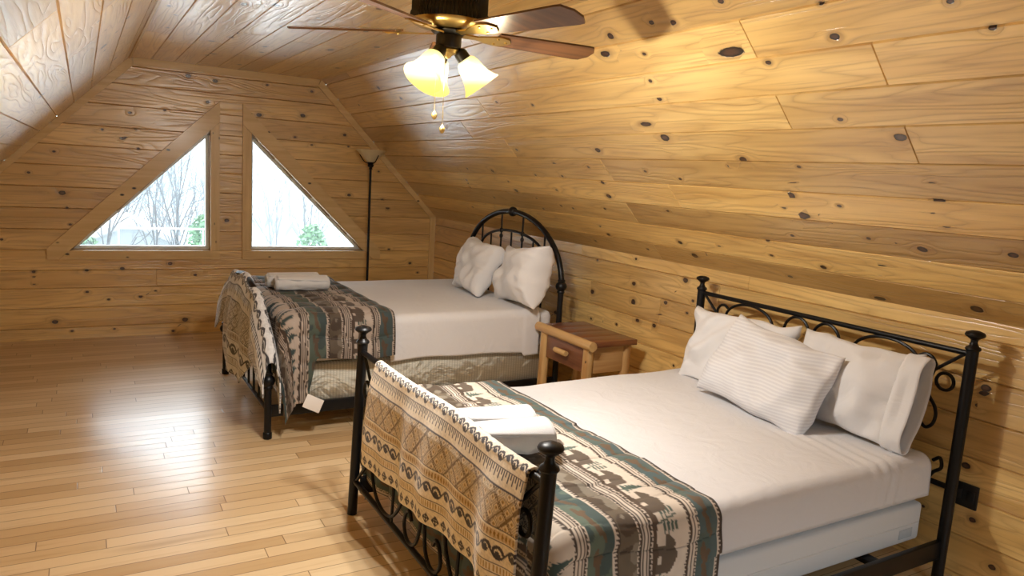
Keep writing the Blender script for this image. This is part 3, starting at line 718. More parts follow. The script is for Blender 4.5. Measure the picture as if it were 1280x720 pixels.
MB().tube(ft([(FC + FP, .165), (FC - FP, .165)]), .013, 10).build('footboard_rail', BLACK, bed)
for s in (1, -1):
    f = lambda L: ft([(FC + s * y, z) for y, z in L])
    MB().tube(f([(.745, .77), (.63, .655)]), R1, 8).build('diagonal_brace', BLACK, bed)
    MB().tube(f([(.655, .60), (.67, .585), (.70, .59), (.715, .62), (.705, .65), (.68, .66), (.65, .64), (.632, .58), (.63, .45), (.632, .36), (.65, .345), (.69, .33), (.70, .30), (.68, .275), (.65, .285), (.645, .31)]), R1, 8, smooth_pts=6).build('scroll', BLACK, bed)
    MB().tube(f([(.745, .175), (.63, .29)]), R1, 8).build('diagonal_brace', BLACK, bed)
    MB().tube(f([(.56, .40), (.555, .30), (.50, .215), (.40, .18), (.30, .20), (.22, .28), (.19, .36), (.21, .44), (.27, .45), (.29, .40)]), R1, 8, smooth_pts=6).build('scroll', BLACK, bed)
    MB().tube(f([(.10, .27), (.125, .30), (.155, .28), (.17, .23), (.14, .185), (.085, .18), (.04, .22), (.02, .30), (.015, .42), (.04, .5)]), R1, 8, smooth_pts=6).build('scroll', BLACK, bed)
    MB().tube(f([(.56, .56), (.55, .65), (.49, .73), (.40, .76), (.30, .74), (.23, .67), (.20, .58)]), R1, 8, smooth_pts=6).build('scroll', BLACK, bed)
    MB().tube(f([(.30, .17), (.30, .77)]), R1 * .9, 8).build('upright_rod', BLACK, bed)
for s, y in ((1, HC + .757), (-1, HC - .757)):
    MB().box((1.07, y - .012, .12), (3.095, y + .012, .20), .004).build('side_rail', BLACK, bed)
for xx in (1.5, 2.1, 2.7): MB().box((xx - .03, HC - .725, .155), (xx + .03, HC + .725, .175), .003).build('slat', BLACK, bed)

BOXF = cloth_mat('white ticking', (.66, .66, .65), weave=900, bump=.1)
bs = thing('box_spring', 'white fabric box spring under the mattress of the near bed', 'box spring', (2.1, -4.83, .178))
MB().box((1.165, -5.55, .178), (3.05, -4.122, .345), .018, seg=3).build('fabric_case', BOXF, bs)
MB().tube([(1.175, -5.5505, .26), (3.03, -5.5505, .26)], .004, 6).build('piping', BOXF, bs)
MB().box((2.90, -5.5525, .205), (2.99, -5.549, .245), .001).build('side_label', plain('grey label', (.45, .48, .50), .6), bs)

def mattress(name, a, b, bev, mat, label, seed):
    m = MB().box(a, b, bev, seg=5); o = m.build(name, mat, None, True); tag(o, label, 'mattress'); return o
mattress('mattress', (1.168, -5.553, .347), (3.06, -4.102, .546), .05, WHITE, 'white mattress of the near bed under its bedsheet', 3)
fsh = sines(31, 26, 6, 30, .8); fsh2 = sines(32, 20, 8, 30, .9)
def sheet_puff1(s, t):
    # shallow wrinkles, plus taut pull lines where the sheet is tucked near the pillows
    pull = np.exp(-((s - .30 - .12 * np.sin(t * 2)) / .10) ** 2) * .004 * np.sin((s + .22 * t) * 95) * (t < .45)
    return .0028 * fsh(s, t, .55, 1.0) + .0016 * fsh2(s, t, 1.2, .4) + pull
P, s, t = drape(1.21, 3.03, -5.515, -4.14, .564, .055, .17, .205, .17, .014, sheet_puff1, fold=.002, seed=5, corner=.0)
o = cloth_obj(P, 'bed_sheet', WHITE, None, .004); tag(o, 'smooth white sheet on the near bed, tucked under the pillows', 'bed sheet')

fq = sines(41, 16, 6, 22, .7)
def puff1(s, t):
    q = np.abs(np.sin(PI * (t + .12 + .02 * np.sin(s * 8)) / .27)); q2 = np.abs(np.sin(PI * (s + .09) / .42))
    return .015 * (q ** .38) * (q2 ** .3) * np.clip(s / .06, 0, 1) + .004 * fq(s, t) + .004 * sines(44, 18, 14, 50, .6)(s, t) * (q < .8)
P, s, t = drape(1.195, 1.785, -5.535, -4.12, .589, .06, .44, .375, .355, .0045, puff1, fold=.008, seed=8, corner=.03, flare=.015)
o = cloth_obj(P, 'comforter', COMF, None, .012, comforter_col(s, t))
tag(o, 'teal and cream lodge comforter with bear bands across the near bed', 'comforter')

# cream throw over the near footboard
def throw_straight(xc, zc, y0, y1, rf, out_d, in_d, res, seed):
    T = np.linspace(0, y1 - y0, int((y1 - y0) / res)); D = np.linspace(-in_d, out_d, int((in_d + out_d) / res)); d, t = np.meshgrid(D, T, indexing='ij')
    f = sines(seed, 8, 5, 13, .5); half = rf * PI / 2
    a = np.clip(d / rf, -PI / 2, PI / 2); x = xc - rf * np.sin(a); ex = np.maximum(0, np.abs(d) - half)
    z = zc + rf * np.cos(a) - ex * (1 + .05 * np.sin(t * 3 + 1) * (d > 0)) + .004 * f(t, t * 0)
    wave = .022 * np.sin(t * 13 + .8 * np.sin(t * 5)) + .012 * np.sin(t * 29 + 1)
    x = x - np.where(d > 0, ex * .03 + (.7 * wave + .018) * np.clip(ex / .3, 0, 1) + .012 * np.clip(ex / .1, 0, 1), -.014 * np.clip(ex / .1, 0, 1))
    y = y1 - t + .010 * np.sin(d * 9) - np.where(d > 0, 1, -.4) * ex * .03 * (t - .6)
    return np.stack([x, y, z], -1), d, t
P, d, t = throw_straight(1.0794, .775, -5.535, -4.285, .0235, .43, .25, .003, 61)
col = np.where((d > -.01)[..., None], throw_col(d, t), throw_col(d, t, True))
o = cloth_obj(P, 'throw_blanket', THROWM, None, .008, col, off=1); tag(o, 'cream and mustard patterned throw over the footboard rail of the near bed', 'blanket')

G = 'white pillows of the near bed'
pillow('pillow', (2.945, -4.53, .757), (0, 1, -.04), (.30, 0, .95), .70, .41, .16, 'cream white pillow leaning at the left end of the near headboard', G, 1)
pillow('pillow', (2.955, -5.195, .768), (.03, 1, 0), (.26, 0, .95), .60, .42, .16, 'white pillow with open sleeve end, rightmost against the near headboard', G, 2, hem=-1)
STRIPE = NT('fine striped pillowcase')
sx = STRIPE.n('SeparateXYZ', {0: STRIPE.pos()}); st = STRIPE.smooth(STRIPE.math('SINE', STRIPE.math('MULTIPLY', sx.outputs[2], 420)), -.3, .5)
STRIPE.principled(Base_Color=STRIPE.mix(st, (.66, .66, .69), (.76, .76, .78)), Roughness=.75, Normal=STRIPE.bump(STRIPE.noise(STRIPE.pos(), 7, 4, .5, 1.5), .22, .01), Sheen_Weight=.2)
pillow('pillow', (2.795, -4.875, .750), (.05, 1, .10), (.42, .04, .91), .68, .43, .17, 'white finely striped pillow propped in front of the other two on the near bed', G, 3, mat=STRIPE.m)

G = 'rolled towels on the near bed'
towel('rolled_towel', (1.345, -4.83, .668), (1, -.16, 0), .31, .066, 'rolled white towel on the near comforter, farther one of the pair', G, .78, 1)
towel('rolled_towel', (1.315, -5.005, .670), (1, -.12, 0), .31, .072, 'rolled white towel on the near comforter, closest to the round bedpost knob', G, .80, 2)

# ------------------------------------------------------------------ far bed: arched tubes
bed2 = thing('metal_bed', 'black metal bed with rounded arch headboard, beneath the windows', 'bed', (1.9, -2.21, 0))
def arch_board(x, c, hw, zs, zp, r, inner, nm):
    pts = [(x, c - hw, 0), (x, c - hw, zs * .5), (x, c - hw, zs)] + [(x, c - hw * math.cos(PI * i / 28), zs + (zp - zs) * math.sin(PI * i / 28)) for i in range(1, 28)] + [(x, c + hw, zs), (x, c + hw, zs * .5), (x, c + hw, 0)]
    fr = MB().tube(pts, r, 14).build(nm + '_arch', BLACK, bed2)
    for s in (-1, 1):
        MB().lathe([(.021, -.05), (.027, -.045), (.027, -.035), (.024, -.03), (.036, -.018), (.041, 0), (.036, .018), (.024, .03), (.027, .035), (.027, .045), (.021, .05)], (x, c + s * hw, zs), 18).build('knuckle', BLACK, fr)
        MB().lathe([(.024, 0), (.026, .004), (.026, .035), (.022, .04)], (x, c + s * hw, 0), 16).build('foot_cap', BLACK, fr)
    if nm == 'headboard':
        MB().sphere((x, c, zp), .038).build('knuckle', BLACK, fr)
    top = lambda y: zs + (zp - zs) * math.sqrt(max(0, 1 - ((y - c) / hw) ** 2))
    iw, iz0, iz1, zl = inner
    it = lambda o: iz0 + (iz1 - iz0) * math.sqrt(max(0, 1 - (o / (iw * 1.02)) ** 2))
    MB().tube([(x, c + iw * math.sin(PI * (i / 20 - .5)), it(iw * math.sin(PI * (i / 20 - .5)))) for i in range(21)], .011, 10).build('inner_arch', BLACK, bed2)
    MB().tube([(x, c - hw, zl), (x, c + hw, zl)], .011, 10).build(nm + '_rail', BLACK, bed2)
    for o in (-iw, -iw * .34, iw * .34, iw, -iw * .68, 0, iw * .68):
        long_ = abs(abs(o) - iw) < .01 or abs(abs(o) - iw * .34) < .01
        z1 = top(c + o) if long_ else it(o)
        rod = MB().tube([(x, c + o, zl), (x, c + o, z1)], .0075, 8).build('upright_rod', BLACK, bed2)
        if long_:
            zz = it(o) if abs(o) < iw * .9 else iz0
            MB().sphere((x, c + o, zz + .0), .017, (1, 1, 1.2)).sphere((x, c + o, zz - .045), .015, (1, 1, 1.25)).build('rod_knuckle', BLACK, rod)
arch_board(2.90, -2.21, .738, .86, 1.335, .0205, (.485, 1.02, 1.185, .50), 'headboard')
arch_board(.90, -2.207, .737, .35, .862, .0205, (.485, .55, .72, .17), 'footboard')
for y in (-2.21 - .728, -2.21 + .728): MB().box((.915, y - .012, .13), (2.885, y + .012, .20), .004).build('side_rail', BLACK, bed2)
for xx in (1.3, 1.9, 2.5): MB().box((xx - .03, -2.91, .155), (xx + .03, -1.51, .175), .003).build('slat', BLACK, bed2)

bs = thing('box_spring', 'beige woven box spring in clear plastic under the far bed mattress', 'box spring', (1.9, -2.2, .178))
t_ = NT('beige woven ticking'); sp = t_.n('SeparateXYZ', {0: t_.pos()})
gx = t_.math('GREATER_THAN', t_.math('SINE', t_.math('MULTIPLY', sp.outputs[0], 330)), .3); gz = t_.math('GREATER_THAN', t_.math('SINE', t_.math('MULTIPLY', sp.outputs[2], 500)), .3)
t_.principled(Base_Color=t_.mix(t_.math('MAXIMUM', gx, t_.math('MULTIPLY', gz, .6)), (.84, .81, .72), (.66, .63, .54)), Roughness=.8)
MB().box((1.016, -2.91, .178), (2.86, -1.505, .425), .02, seg=3).build('woven_case', t_.m, bs)
t_ = NT('clear plastic wrap'); pn = t_.pos(); w = t_.n('TexNoise', {'Vector': pn, 'Scale': 6, 'Detail': 3, 'Distortion': 2.5}).outputs[0]
mx = t_.n('MixShader'); fz = t_.n('Fresnel', {'IOR': 1.35, 'Normal': t_.bump(w, .5, .03)}); t_.set(mx.inputs[0], t_.math('MULTIPLY', fz.outputs[0], .8)); t_.set(mx.inputs[1], t_.n('BsdfTransparent', {0: (.97, .97, .96, 1)}).outputs[0])
t_.set(mx.inputs[2], t_.n('BsdfGlossy', {'Roughness': .12, 'Normal': t_.bump(w, .5, .03)}).outputs[0]); t_.t.links.new(mx.outputs[0], t_.out.inputs[0])
MB().box((1.012, -2.915, .1765), (2.864, -1.500, .4275), .022, seg=3).build('plastic_wrap', t_.m, bs)
mattress('mattress', (1.022, -2.925, .429), (2.865, -1.485, .683), .05, WHITE, 'white mattress of the far bed, bare at its headboard corner', 4)
def drop2(s, t):
    # hem of the hanging side rises and falls, a second lapped width near the head
    k = (1 + .02 * np.sin(s * 5.0 + 1) + .012 * np.sin(s * 13) + .07 * (s < .13)) * (1 - .3 * (s > 1.10))
    return np.where(t < 0, t * k, t)
def sheet_puff2(s, t): return .0022 * fsh(s, t, .6, 1) + .006 * np.clip((.125 - s) / .01, 0, 1) * (t < 0) + .003 * np.exp(-((s - .125) / .006) ** 2) * (t < 0)
P, s, t = drape(1.07, 2.74, -2.888, -1.522, .700, .055, .12, .32, .25, .012, sheet_puff2, fold=.003, seed=15, corner=0, drop_fn=drop2, flare=.008)
o = cloth_obj(P, 'bed_sheet', WHITE, None, .004); tag(o, 'white sheet hanging down the side of the far bed', 'bed sheet')
def drop3(s, t):
    q = np.clip((s - .49) / .06, 0, 1); k = 1 + .85 * q * q * (3 - 2 * q) + .04 * np.sin(s * 9)
    return np.where(t < 0, t * k, t)
fq2 = sines(47, 16, 6, 24, .7)
def puff2(s, t):
    q = np.abs(np.sin(PI * (t + .17 + .02 * np.sin(s * 8)) / .16)); return .019 * (q ** .4) * np.clip(s / .05, 0, 1) + .003 * fq2(s, t) + .0025 * sines(46, 18, 14, 50, .6)(s, t)
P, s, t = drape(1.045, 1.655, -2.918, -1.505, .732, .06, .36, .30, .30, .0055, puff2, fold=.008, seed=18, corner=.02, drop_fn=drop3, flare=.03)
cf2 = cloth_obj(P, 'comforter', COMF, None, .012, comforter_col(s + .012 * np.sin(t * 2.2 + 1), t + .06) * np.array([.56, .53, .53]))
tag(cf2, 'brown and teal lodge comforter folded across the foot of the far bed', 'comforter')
o = MB().box((-.055, -.002, -.04), (.055, .002, .04), .001, Matrix.Translation((1.14, -3.035, .215)) @ Matrix.Rotation(math.radians(28), 4, 'Y') @ Matrix.Rotation(math.radians(-12), 4, 'X')).build('care_tag', plain('white satin tag', (.78, .74, .70), .5), cf2)

# throw over the arched footboard
def throw_arch():
    res = .0042; y0, y1 = -3.04, -1.49; T = np.linspace(0, y1 - y0, int((y1 - y0) / res)); D = np.linspace(-.30, .70, int(1.0 / res)); d, t = np.meshgrid(D, T, indexing='ij')
    rf = .030; half = rf * PI / 2; yy = y1 - t
    zt = .35 + .512 * np.sqrt(np.clip(1 - ((yy + 2.207) / .85) ** 2, 0.02, 1)) + .012
    drop = np.interp(t, [0, .05, .42, .50, .60, .95, 1.08, 1.25, 1.55], [.28, .32, .37, .52, .66, .66, .50, .30, .20])
    dd = np.where(d > 0, d / .70 * drop, d)
    a = np.clip(dd / rf, -PI / 2, PI / 2); ex = np.maximum(0, np.abs(dd) - half)
    x = .90 - rf * np.sin(a); z = zt + rf * np.cos(a) - rf - ex + .0
    wave = .035 * np.sin(t * 11 + 1.2 * np.sin(t * 4)) + .018 * np.sin(t * 25 + 2)
    x = x - np.where(dd > 0, .02 * np.clip(ex / .08, 0, 1) + ex * .03 + (.6 * wave + .015) * np.clip(ex / .25, 0, 1), -.02 * np.clip(ex / .08, 0, 1))
    z = z + .016 * np.sin(t * 17 + 1) * np.exp(-(dd / .12) ** 2)
    y = yy + np.where(dd > 0, 1, 0) * ex * .10 * np.sin(t * 4.2) + .012 * np.sin(dd * 14 + t * 5)
    return np.stack([x, y, z], -1), dd, t
P, d, t = throw_arch()
o = cloth_obj(P, 'throw_blanket', THROWM, None, .008, desat(throw_col(d * .62, t * .62 + .02), .65) * np.array([.80, .84, .92]), off=1); tag(o, 'grey patterned throw bunched over the arched footboard of the far bed', 'blanket')

G = 'white pillows of the far bed'
pillow('pillow', (2.62, -2.185, .900), (.10, 1, .02), (.42, 0, .9), .52, .42, .25, 'white pillow in front on the far bed, closer to the windows', G, 5)
pillow('pillow', (2.715, -2.70, .903), (.10, 1, -.10), (.24, .05, .95), .66, .44, .28, 'crumpled white pillow on the far bed, closer to the nightstand', G, 6, pinch=.16)
G = 'rolled towels on the far bed'
towel('rolled_towel', (1.275, -2.20, .799), (1, -.03, 0), .36, .056, 'rolled white towel on the dark comforter, front one of the pair', G, .85, 3)
towel('rolled_towel', (1.25, -2.055, .799), (1, -.02, 0), .36, .056, 'rolled white towel on the dark comforter, partly hidden behind another towel', G, .85, 4)

# ------------------------------------------------------------------ nightstand of peeled logs
ns = thing('nightstand', 'small log nightstand with one drawer between the two beds', 'nightstand', (2.88, -3.30, 0))
CEDAR = board_mat('red cedar boards x', (.25, .09, .035), (.12, .038, .015), 0, 1.2, .35, 0, .5); CEDARY = board_mat('red cedar boards y', (.26, .10, .042), (.13, .045, .02), 1, 1.2, .4, 7.0, .4)
LOGZ = board_mat('peeled log upright', (.68, .46, .20), (.42, .21, .07), 2, .5, .45, 14.0); LOGY = board_mat('peeled log edge', (.70, .47, .20), (.45, .23, .08), 1, .5, .45, 12.0)
PALE = board_mat('pale pine panel', (.60, .38, .17), (.45, .25, .10), 0, 1.0, .45, 0)
for k in range(4):
    y0 = -3.60 + k * .15; MB().box((2.72, y0 + .0008, .575), (3.08, y0 + .1492, .612), .003).build('top_board', CEDAR, ns)
def log(p0, p1, r, seed, seg=16, n=14):
    g = sines(seed, 10, 4, 16, .5); P0, P1 = np.array(p0, float), np.array(p1, float); m = MB().tube([P0 + (P1 - P0) * i / n for i in range(n + 1)], [r] * (n + 1), seg)
    m.v = [tuple(np.array(p) + .05 * r * float(g(np.array(p[2] * 14 + p[1] * 14), np.array(p[0] * 30 + p[1] * 7))) * np.array([1, 1, .2])) for p in m.v]; return m
log((2.712, -3.62, .588), (2.712, -2.98, .592), .031, 2).build('log_edge', LOGY, ns)
for i, (x, y) in enumerate(((2.735, -3.545), (2.735, -3.045), (3.03, -3.55), (3.03, -3.04))): log((x - .012, y, 0), (x, y, .575), .034, 5 + i).build('leg', LOGZ, ns)
MB().box((2.765, -3.565, .40), (3.0, -3.548, .573), .002).build('side_panel', PALE, ns); MB().box((2.765, -3.042, .40), (3.0, -3.025, .573), .002).build('side_panel', PALE, ns)
MB().box((3.02, -3.52, .40), (3.035, -3.07, .573), .002).build('back_panel', PALE, ns)
dr = MB().box((2.722, -3.51, .395), (2.742, -3.08, .558), .004).build('drawer', CEDARY, ns)
log((2.690, -3.365, .487), (2.690, -3.235, .487), .018, 30, 12, 6).build('handle', LOGY, dr)
MB().box((2.742, -3.50, .41), (3.015, -3.09, .54), .003).build('drawer_box', PALE, ns)

# ------------------------------------------------------------------ floor lamp
fl = thing('floor_lamp', 'tall black torchiere floor lamp with frosted bowl beside the right window', 'lamp', (2.40, -.30, 0))
MB().lathe([(.14, 0), (.145, .008), (.14, .022), (.06, .032), (.02, .05), (.015, .06)], (2.40, -.30, 0), 28).build('base', BLACK, fl)
MB().tube([(2.40, -.30, .05), (2.40, -.30, 1.60)], .0115, 12).build('pole', BLACK, fl)
MB().lathe([(.012, 0), (.020, .006), (.014, .018), (.026, .03), (.030, .045), (.022, .055), (.032, .065), (.022, .08)], (2.40, -.30, 1.588), 20).build('socket_cap', BLACK, fl)
SHADE = NT('frosted amber glass'); tr = SHADE.n('BsdfTranslucent', {0: (.95, .88, .66, 1)}); df = SHADE.n('BsdfPrincipled', {'Base Color': (.92, .84, .60, 1), 'Roughness': .3}); mxx = SHADE.n('MixShader', {0: .5}); SHADE.set(mxx.inputs[1], df.outputs[0]); SHADE.set(mxx.inputs[2], tr.outputs[0]); SHADE.t.links.new(mxx.outputs[0], SHADE.out.inputs[0])
MB().lathe([(.022, 0), (.05, .022), (.085, .055), (.115, .088), (.147, .118), (.144, .121), (.110, .091), (.080, .058), (.046, .026), (.001, .006)], (2.40, -.30, 1.655), 32).build('lamp_shade', SHADE.m, fl)
for k in range(3):
    an = 2 * PI * k / 3 + .9; c_, s_ = math.cos(an), math.sin(an)
    MB().tube([(2.40 + c_ * r, -.30 + s_ * r, z) for r, z in ((.02, 1.645), (.06, 1.662), (.088, 1.698), (.108, 1.727))], .0045, 6, smooth_pts=4).build('shade_arm', BLACK, fl)

# ------------------------------------------------------------------ ceiling fan with light kit
FANX, FANY = XM, -4.62
fan = thing('ceiling_fan', 'black and brass ceiling fan with lit glass shades', 'ceiling fan', (FANX, FANY, 2.05))
DKM = plain('dark bronze', (.02, .017, .014), .35, .4); BRASS = plain('antique brass', (.55, .38, .13), .28, .9, var=.1)
fc = (FANX, FANY, 0)
MB().lathe([(.115, 2.404), (.12, 2.38), (.125, 2.28), (.134, 2.263), (.141, 2.253)], fc, 40).build('canopy', DKM, fan)
MB().lathe([(.141, 2.253), (.143, 2.240), (.139, 2.236), (.139, 2.178), (.143, 2.172), (.145, 2.158), (.142, 2.146)], fc, 120, rad=lambda k: 1.0 if k % 2 else .965).build('motor_housing', DKM, fan)
MB().lathe([(.142, 2.146), (.138, 2.137), (.120, 2.128), (.098, 2.122), (.085, 2.119), (.06, 2.118), (.05, 2.112)], fc, 48).build('motor_plate', BRASS, fan)
MB().lathe([(.062, 2.118), (.066, 2.112), (.06, 2.106), (.048, 2.102), (.045, 2.100)], fc, 32).build('flywheel', DKM, fan)
MB().lathe([(.030, 2.104), (.046, 2.100), (.047, 2.095), (.047, 2.060), (.044, 2.054), (.030, 2.050)], fc, 32).build('switch_housing', DKM, fan)
MB().lathe([(.036, 2.054), (.040, 2.047), (.034, 2.036), (.016, 2.030), (.008, 2.020), (.0001, 2.017)], fc, 28).build('light_fitter', BRASS, fan)
BLADE = board_mat('walnut fan blade', (.20, .085, .032), (.07, .03, .014), 0, 1.0, .35, 0, .4)
for k in range(5):
    a0 = math.radians(-3 + 72 * k); M = Matrix.Translation((FANX, FANY, 2.112)) @ Matrix.Rotation(a0, 4, 'Z') @ Matrix.Rotation(math.radians(-13), 4, 'X')
    n = 18; top = []; 
    for i in range(n + 1):
        q = i / n; x = .19 + .43 * q; w = (.052 + .016 * q) * (1 if q < .9 else math.sqrt(max(0, 1 - ((q - .9) / .1) ** 2)) * .65 + .35); top.append((x, w))
    pl = top + [(x, -w) for x, w in top[::-1]]
    m = MB(); m.prism([(x, y) for x, y in pl], -.0035, .0035, 2); m.v = [tuple(M @ Vector(p)) for p in m.v]; b = m.build('blade', BLADE, fan, False)
    m = MB(); m.prism([(.055, .016), (.11, .012), (.155, .030), (.20, .040), (.235, .030), (.255, 0), (.235, -.030), (.20, -.040), (.155, -.030), (.11, -.012), (.055, -.016)], -.010, -.0045, 2)
    m.v = [tuple(M @ Vector(p)) for p in m.v]
    for xx, yy in ((.19, .022), (.19, -.022), (.232, 0)):
        q = MB().lathe([(.006, 0), (.005, -.003), (.0001, -.004)], (xx, yy, -.010), 10); m.add([tuple(M @ Vector(p)) for p in q.v], q.f)
    m.build('blade_iron', BRASS, b, False)
LITG = NT('lit frosted tulip glass'); em = LITG.n('Emission'); sz = LITG.n('SeparateXYZ', {0: LITG.pos()}).outputs[2]
LITG.set(em.inputs[0], LITG.ramp(LITG.smooth(sz, -.170, .0), [(0, (.80, .55, .10)), (.18, (.85, .62, .16)), (.42, (1, .92, .62)), (.75, (1, .90, .55)), (1, (.80, .58, .14))])); LITG.set(em.inputs[1], LITG.n('Value').outputs[0])
LITG.t.nodes['Value'].outputs[0].default_value = 1.9
trn = LITG.n('BsdfTransparent', {0: (1, .93, .8, 1)}); m3 = LITG.n('MixShader', {0: .72}); LITG.set(m3.inputs[1], trn.outputs[0]); LITG.set(m3.inputs[2], em.outputs[0]); LITG.t.links.new(m3.outputs[0], LITG.out.inputs[0])
BULB = NT('glowing bulb'); em = BULB.n('Emission', {0: (1, .88, .68, 1), 1: 6.0}); BULB.t.links.new(em.outputs[0], BULB.out.inputs[0])
for k, az in enumerate((205, -15, 92)):
    a0 = math.radians(az); D = np.array([math.cos(a0) * .62, math.sin(a0) * .62, -.78]); D /= np.linalg.norm(D); p0 = np.array([FANX, FANY, 2.046]); p1 = p0 + np.array([math.cos(a0), math.sin(a0), 0]) * .045 + np.array([0, 0, -.004])
    MB().tube([p0, (p0 + p1) / 2 + np.array([0, 0, .006]), p1], .008, 8, smooth_pts=4).build('light_arm', BRASS, fan)
    sk = MB().lathe([(.012, -.012), (.022, -.006), (.025, .004), (.025, .026), (.028, .032)], p1, 20, D).build('socket', DKM, fan)
    sh = MB().lathe([(.026, .028), (.036, .036), (.043, .055), (.047, .080), (.053, .105), (.064, .128), (.075, .142), (.0735, .143), (.062, .129), (.051, .106), (.045, .080), (.041, .055), (.034, .038), (.025, .031)], p1, 32, D).build('glass_shade', LITG.m, fan)
    MB().lathe([(.010, .03), (.014, .045), (.026, .065), (.029, .08), (.024, .098), (.010, .108), (.0001, .11)], p1, 18, D).build('bulb', BULB.m, sh)
    L = bpy.data.lights.new('fan bulb light', 'POINT'); L.energy = 42; L.color = (1, .96, .90); L.shadow_soft_size = .03
    lo = bpy.data.objects.new('fan_bulb_light', L); COL.objects.link(lo); lo.location = tuple(p1 + D * .125)
for (dx, dy, z1) in ((-.040, .012, 1.825), (-.018, -.016, 1.775)):
    MB().tube([(FANX + dx, FANY + dy, 2.056), (FANX + dx, FANY + dy, z1)], .0011, 5).build('pull_chain', BRASS, fan)
    MB().lathe([(.0001, 0), (.006, .004), (.011, .014), (.010, .022), (.003, .03), (.0015, .034)], (FANX + dx, FANY + dy, z1 - .032), 12).build('chain_knob', BRASS, fan)

# ------------------------------------------------------------------ wall outlet
wo = thing('wall_outlet', 'black outlet plate on the knee wall beside the near bedpost', 'outlet', (XR - .004, -5.62, .325))
OUTB = plain('black plastic', (.012, .012, .013), .4)
MB().box((XR - .012, -5.672, .325), (XR - .001, -5.568, .428), .003).build('plate', OUTB, wo)
for y in (-5.645, -5.595): MB().box((XR - .016, y - .016, .352), (XR - .011, y + .016, .402), .003).build('socket', OUTB, wo)

# ------------------------------------------------------------------ outdoors: hillside, bare trees, houses, fog
def ground_z(y): return -3.0 - .085 * y
GR = plain('frosted winter grass', (.55, .59, .60), .9, var=.12)
g = np.zeros((30, 20, 3))
for i, y in enumerate(np.linspace(2, 190, 30)):
    for j, x in enumerate(np.linspace(-70, 120, 20)): g[i, j] = (x, y, ground_z(y) + .4 * math.sin(x * .2 + y * .13))
o = grid_mb(g).build('ground', GR, None, 'all', base=(0, 0, 0)); tag(o, kind='structure')
BARK = plain('grey bark', (.032, .030, .030), .9, var=.3); LEAF = plain('evergreen foliage', (.07, .14, .065), .8, var=.4)
def tree_mesh(seed, h):
    g = random.Random(seed); m = MB()
    def br(p, d, L, r, dep):
        n = 4 if dep < 2 else 3; pts = [np.array(p)]; dd = np.array(d, float)
        for i in range(n):
            dd = dd + np.array([g.gauss(0, .09), g.gauss(0, .09), g.gauss(.03, .06)]); dd /= np.linalg.norm(dd); pts.append(pts[-1] + dd * L / n)
        m.tube(pts, [r, r * .62], 5 if dep < 2 else 3, cap=False)
        if dep >= 5: return
        for k in range(g.choice([2, 3, 3]) if dep else 6):
            q = g.uniform(.35, 1.0) if dep else .25 + .75 * k / 5; i = min(n - 1, int(q * n)); b = pts[i] + (pts[i + 1] - pts[i]) * (q * n - i)
            an = g.uniform(0, 2 * PI); sp = g.uniform(.35, .75); e1 = np.cross(dd, [0.3, .5, .2]); e1 /= np.linalg.norm(e1); e2 = np.cross(dd, e1)
            nd = dd * math.cos(sp) + (e1 * math.cos(an) + e2 * math.sin(an)) * math.sin(sp); nd[2] = max(nd[2], .15)
            br(b, nd / np.linalg.norm(nd), L * g.uniform(.5, .72), r * .55 * (1.1 - .4 * q), dep + 1)
    br((0, 0, 0), (0, 0, 1), h * .55, h * .014, 0); return m
TM = []
for k in range(5):
    o = tree_mesh(100 + k, 10).build('bare_tree', BARK, None, 'all', base=(0, 0, 0), fix=False); TM.append(o)
rt = random.Random(5); cnt = 0
placed = []
for w, n_, y0, y1, xa, xb in ((0, 22, 25, 110, -.10, 1.02), (1, 9, 98, 140, 1.36, 2.3), (1, 5, 40, 90, 1.45, 2.2)):
    done = tries = 0
    while done < n_ and tries < 4000:
        tries += 1
        y = rt.uniform(y0, y1); x = rt.uniform(xa, xb) * (y + 7.17) / 7.17; gz = ground_z(y) - .3
        topz = 1.6 + (y + 7.17) / 7.17 * (rt.uniform(.06, .24) if w == 0 else rt.uniform(.05, .16)); sc = (topz - gz) / 9.2; rad = sc * .55 * 2.9
        if any(math.hypot(x - q[0], y - q[1]) < rad + q[2] for q in placed): continue
        if any(math.hypot(x - hx, y - hy) < rad + 4 for hx, hy in ((2.2, 43), (18.6, 73), (18.1, 81), (29.8, 93))): continue
        placed.append((x, y, rad)); done += 1
        if cnt < 5: o = TM[cnt]
        else: o = TM[rt.randrange(5)].copy(); COL.objects.link(o)
        cnt += 1
        o.location = (x, y, gz); o.scale = (sc * .55, sc * .55, sc); o.rotation_euler = (0, 0, rt.uniform(0, 6.28))
        if w == 0: tag(o, 'bare leafless tree in fog beyond the left window', 'tree', 'bare trees beyond the left window')
        else: tag(o, 'bare leafless tree in fog beyond the right window', 'tree', 'bare trees beyond the right window')
def bush(x, y, w, h, label, seed):
    """bushy evergreen made of many small leaf sprays on a trunk"""
    g = np.random.default_rng(seed); gz = ground_z(y); root = thing('evergreen_tree', label, 'tree', (x, y, gz)); m = MB()
    for _ in range(900):
        q = g.uniform(0, 1) ** .8; an = g.uniform(0, 2 * PI); rr = w / 2 * math.sqrt(max(0, math.sin(PI * (.12 + .86 * q)))) * g.uniform(.35, 1.0); c = np.array([x + rr * math.cos(an), y + rr * math.sin(an), gz + h * (.15 + .85 * q)])
        e1 = g.normal(size=3); e1 /= np.linalg.norm(e1); e2 = np.cross(e1, g.normal(size=3)); e2 /= np.linalg.norm(e2); s = w * g.uniform(.05, .10)
        m.add([c - e1 * s, c + e2 * s * .6, c + e1 * s, c - e2 * s * .6], [(0, 1, 2, 3)])
    m.build('foliage', LEAF, root, False, fix=False); MB().tube([(x, y, gz - .2), (x, y, gz + h * .7)], [w * .05, w * .02], 6).build('trunk', BARK, root)
S_ = lambda y: (y + 7.17) / 7.17
